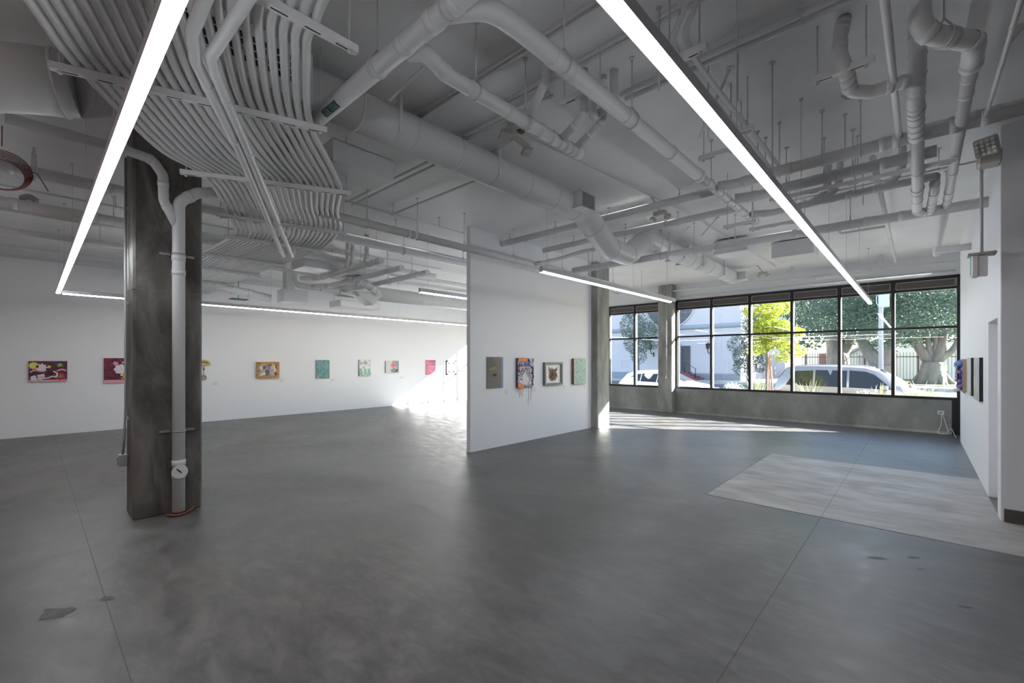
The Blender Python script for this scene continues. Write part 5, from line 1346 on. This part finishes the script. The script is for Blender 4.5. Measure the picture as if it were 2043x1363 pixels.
for k in range(9): 
    a = -rr0 + 2*rr0*(k+.5)/9; h_ = (rr0**2-a**2)**.5
    m_.box(rc0.x+a-.03, CY-.05, rc0.z-h_, rc0.x+a+.03, CY-.03, rc0.z+h_).box(rc0.x-h_, CY-.05, rc0.z+a-.03, rc0.x+h_, CY-.03, rc0.z+a+.03)
m_.build('tracery', plain('grey tracery', (.16,.16,.18), .7), rw)
MB().tube([V((rc0.x + rr0*1.03*math.cos(a), CY-.05, rc0.z + rr0*1.03*math.sin(a))) for a in [2*math.pi*k/48 for k in range(49)]], .07, 8).build('window_ring', M['stucco'], rw)
d0, d1 = cp_(1361, 742), cp_(1377.5, 690)
dw = MB().box(d0.x-.5, CY-.04, d0.z, d1.x, CY-.0, d1.z).build('door', plain('dark grey door', (.07,.07,.085), .6), ch)
m_ = MB()
for k in range(9): m_.box(d0.x-.5, CY-.055, d0.z+.24*k, d1.x, CY-.04, d0.z+.24*k+.03)
m_.build('door_boards', plain('door boards', (.12,.12,.13), .6), dw)
MB().box(cp_(1350, 700).x, CY-.35, .0, d0.x-.08, CY, d1.z+.1).build('pilaster', plain('pale grey pilaster', (.45,.47,.46), .8), ch)
s_ = MB()
for k in range(4):
    xe_ = cp_(1372 + 8.5*(k+1), 750).x
    s_.box(d0.x-.9, CY-1.0-.35*k, 0, xe_, CY, d0.z - (d0.z)*(k)/4.0)
tag(s_.build('brick_steps', plain('red brick', (.22,.075,.08), .8)), 'red brick steps climbing to the church door', 'steps')
hr_ = MB(); xa, xb = cp_(1377, 740).x, cp_(1398, 750).x
hr_.tube([V((xa, CY-1.2, .6)), V((xa, CY-1.2, 1.5)), V((xb, CY-1.2, .95)), V((xb, CY-1.2, .0))], .03, 6)
tag(hr_.build('hand_rail', M['black_metal']), 'thin dark handrail beside the brick steps', 'rail')
def lantern(u, v, label):
    c = cp_(u, v, CY-.35)
    o = tag(MB().lathe([(.0,.42),(.02,.34),(.06,.28),(.19,.19),(.17,.15),(.12,-.2),(.05,-.24),(.02,-.33),(0,-.34)], (c.x, c.y, c.z), 8, False).build('wall_lantern', M['black_metal']), label, 'lantern')
    MB().tube([V((c.x, c.y, c.z-.32)), V((c.x+.03, c.y+.05, c.z-.55)), V((c.x+.14, CY, c.z-.6))], .04, 8).bbox(c.x+.07, CY-.06, c.z-.85, c.x+.20, CY, c.z-.45, .02).build('bracket', M['black_metal'], o)
lantern(1298, 693, 'black wall lantern on the church, left one')
lantern(1412, 691, 'black wall lantern on the church, right of the door')
# pale house with a gable and long wall behind the fence
HYY = 52.0
g0, g1, gp = PY(1692, 760, HYY), PY(1792, 760, HYY), PY(1748, 684, HYY)
hs = tag(MB().prism([(g0.x, 0), (g1.x, 0), (g1.x, PY(1790,708,HYY).z), (gp.x, gp.z), (g0.x, PY(1694,707,HYY).z)], 'y', HYY, HYY+8).build('gabled_house', M['stucco2']), 'pale gabled house behind the iron fence', 'building')
MB().prism([(g0.x-.3, PY(1690,710,HYY).z), (gp.x, gp.z+.1), (gp.x, gp.z+.35), (g0.x-.3, PY(1690,710,HYY).z+.25)], 'y', HYY-.3, HYY+8).prism([(gp.x, gp.z+.1), (g1.x+.3, PY(1794,710,HYY).z), (g1.x+.3, PY(1794,710,HYY).z+.25), (gp.x, gp.z+.35)], 'y', HYY-.3, HYY+8).build('roof', plain('grey roof edge', (.30,.31,.33), .8), hs)
MB().box(PY(1712,740,HYY).x, HYY-.06, PY(1712,732,HYY).z, PY(1731,740,HYY).x, HYY, PY(1731,708,HYY).z).build('house_window', plain('pale window panel', (.45,.43,.43), .5), hs)
w0, w1 = PY(1792, 760, 50).x, PY(1960, 760, 50).x
tag(MB().box(w0, 50, 0, w1, 58, PY(1810, 688, 50).z).prism([(w0, PY(1810,690,50).z), (w0+4, PY(1840,694,50).z+.5), (w1, PY(1900,700,50).z), (w1, 2), (w0, 2)], 'y', 49.9, 50).build('long_house', M['stucco2']), 'long pale wall of a low building behind the forked ficus', 'building')
rh = tag(MB().box(PY(1600,750,46).x, 46, 0, PY(1652,750,46).x, 50, PY(1630,706,46).z+.3).build('garden_house', M['stucco2']), 'small house with a brownish red door behind the minivan roof', 'building')
MB().box(PY(1634,750,46).x, 45.94, 0, PY(1648,750,46).x, 46, PY(1630,706,46).z).build('door', plain('brownish red door', (.20,.10,.10), .7), rh)
# iron fence
FY_ = 40.9
x0f, x1f = PY(1575, 740, FY_).x, PY(1960, 740, FY_).x
ft = PY(1750, 704, FY_).z
fo = tag(MB().box(x0f, FY_-.02, ft-.32, x1f, FY_+.02, ft-.27).box(x0f, FY_-.02, .25, x1f, FY_+.02, .30).build('iron_fence', M['black_metal']), 'black iron picket fence across the street behind the ficus trees', 'fence')
pk = MB(); nP = int((x1f-x0f)/.17)
for k in range(nP):
    x = x0f + .17*k
    pk.box(x-.012, FY_-.012, .12, x+.012, FY_+.012, ft-.04)
    pk.add([(x-.02, FY_-.02, ft-.04), (x+.02, FY_-.02, ft-.04), (x+.02, FY_+.02, ft-.04), (x-.02, FY_+.02, ft-.04), (x, FY_, ft+.03)], [(0,1,4),(1,2,4),(2,3,4),(3,0,4)])
tag(pk.build('pickets', M['black_metal'], fo), kind='stuff')
for u in (1608, 1725, 1832, 1882):
    x = PY(u, 740, FY_).x
    MB().box(x-.045, FY_-.045, .05, x+.045, FY_+.045, ft-.05).build('fence_post', M['black_metal'], fo)
# utility pole with cabinet and lamp arm
PYY = 35.2
pb = PY(1757.5, 760, PYY).x
po = tag(MB().tube([V((pb, PYY, .0)), V((pb, PYY, 9))], .125, 12, True, .11).build('utility_pole', plain('pale grey pole', (.42,.44,.47), .6)), 'pale grey utility pole across the street', 'pole')
c = PY(1764, 596, PYY)
MB().bbox(c.x-.25, PYY-.5, c.z-.55, c.x+.25, PYY-.1, c.z+.55, .03).build('cabinet', plain('pale grey cabinet', (.50,.52,.56), .5), po)
c = PY(1754, 590, PYY)
MB().tube(catmull([V((c.x, PYY-.2, c.z+.3)), V((c.x-.12, PYY-.2, c.z-.2)), V((c.x-.05, PYY-.2, c.z-.6)), V((c.x+.2, PYY-.2, c.z-.7))], 5), .03, 6).tube([V((c.x, PYY-.2, c.z+.3)), V((c.x, PYY-.2, c.z+.75))], .14, 10).build('insulator', plain('grey insulator', (.5,.52,.55), .5), po)
# parking meter
pm = PY(1883, 778, 34.9)
m_ = MB().tube([V((pm.x, 34.9, .0)), V((pm.x, 34.9, 1.05))], .04, 8).bbox(pm.x-.14, 34.8, 1.0, pm.x+.14, 35.0, 1.35, .05)
tag(m_.build('parking_meter', M['lamp']), 'pale parking meter on the far kerb near the forked ficus', 'meter')
# white looping lines drawn as thin tubes just outside the panes
sc = MB(); rnd = random.Random(2)
knots = [PY(u, v, WF+.075) for u, v in ((1226, 684), (1268, 676), (1350, 668), (1418, 664), (1497, 668), (1578, 677), (1687, 672.5), (1781, 669.5))]
for a, b in zip(knots[:-1], knots[1:]):
    mid = (a+b)/2
    sc.tube(catmull([a, mid - V((0, 0, .045)), b], 8), .004, 5)
    sc.tube(catmull([a, mid + V((0, 0, .03)), b], 8), .003, 5)
    sc.tube([b + V((-.03, 0, -.03)), b + V((.02, 0, .06))], .008, 5)
tag(sc.build('looping_lines', M['white_plastic']), 'thin white looping lines outside across the window panes', 'cord')
# dense hedge greenery far behind so the street ends in foliage
hb = []
rnd = random.Random(77)
for k in range(26):
    x = 24 - k*1.9; hb.append((x, 62 + rnd.uniform(-1.5, 1.5), rnd.uniform(4.5, 9.5), 3.2, 1.5, 4.5))
o = tag(leaves(MB(), [b for b in hb if b[0] > -28], 26000, .5, rnd).build('tree_belt', M['leaf_ficus']), 'dark belt of far trees closing the view behind the houses', 'trees')
o['kind'] = 'stuff'
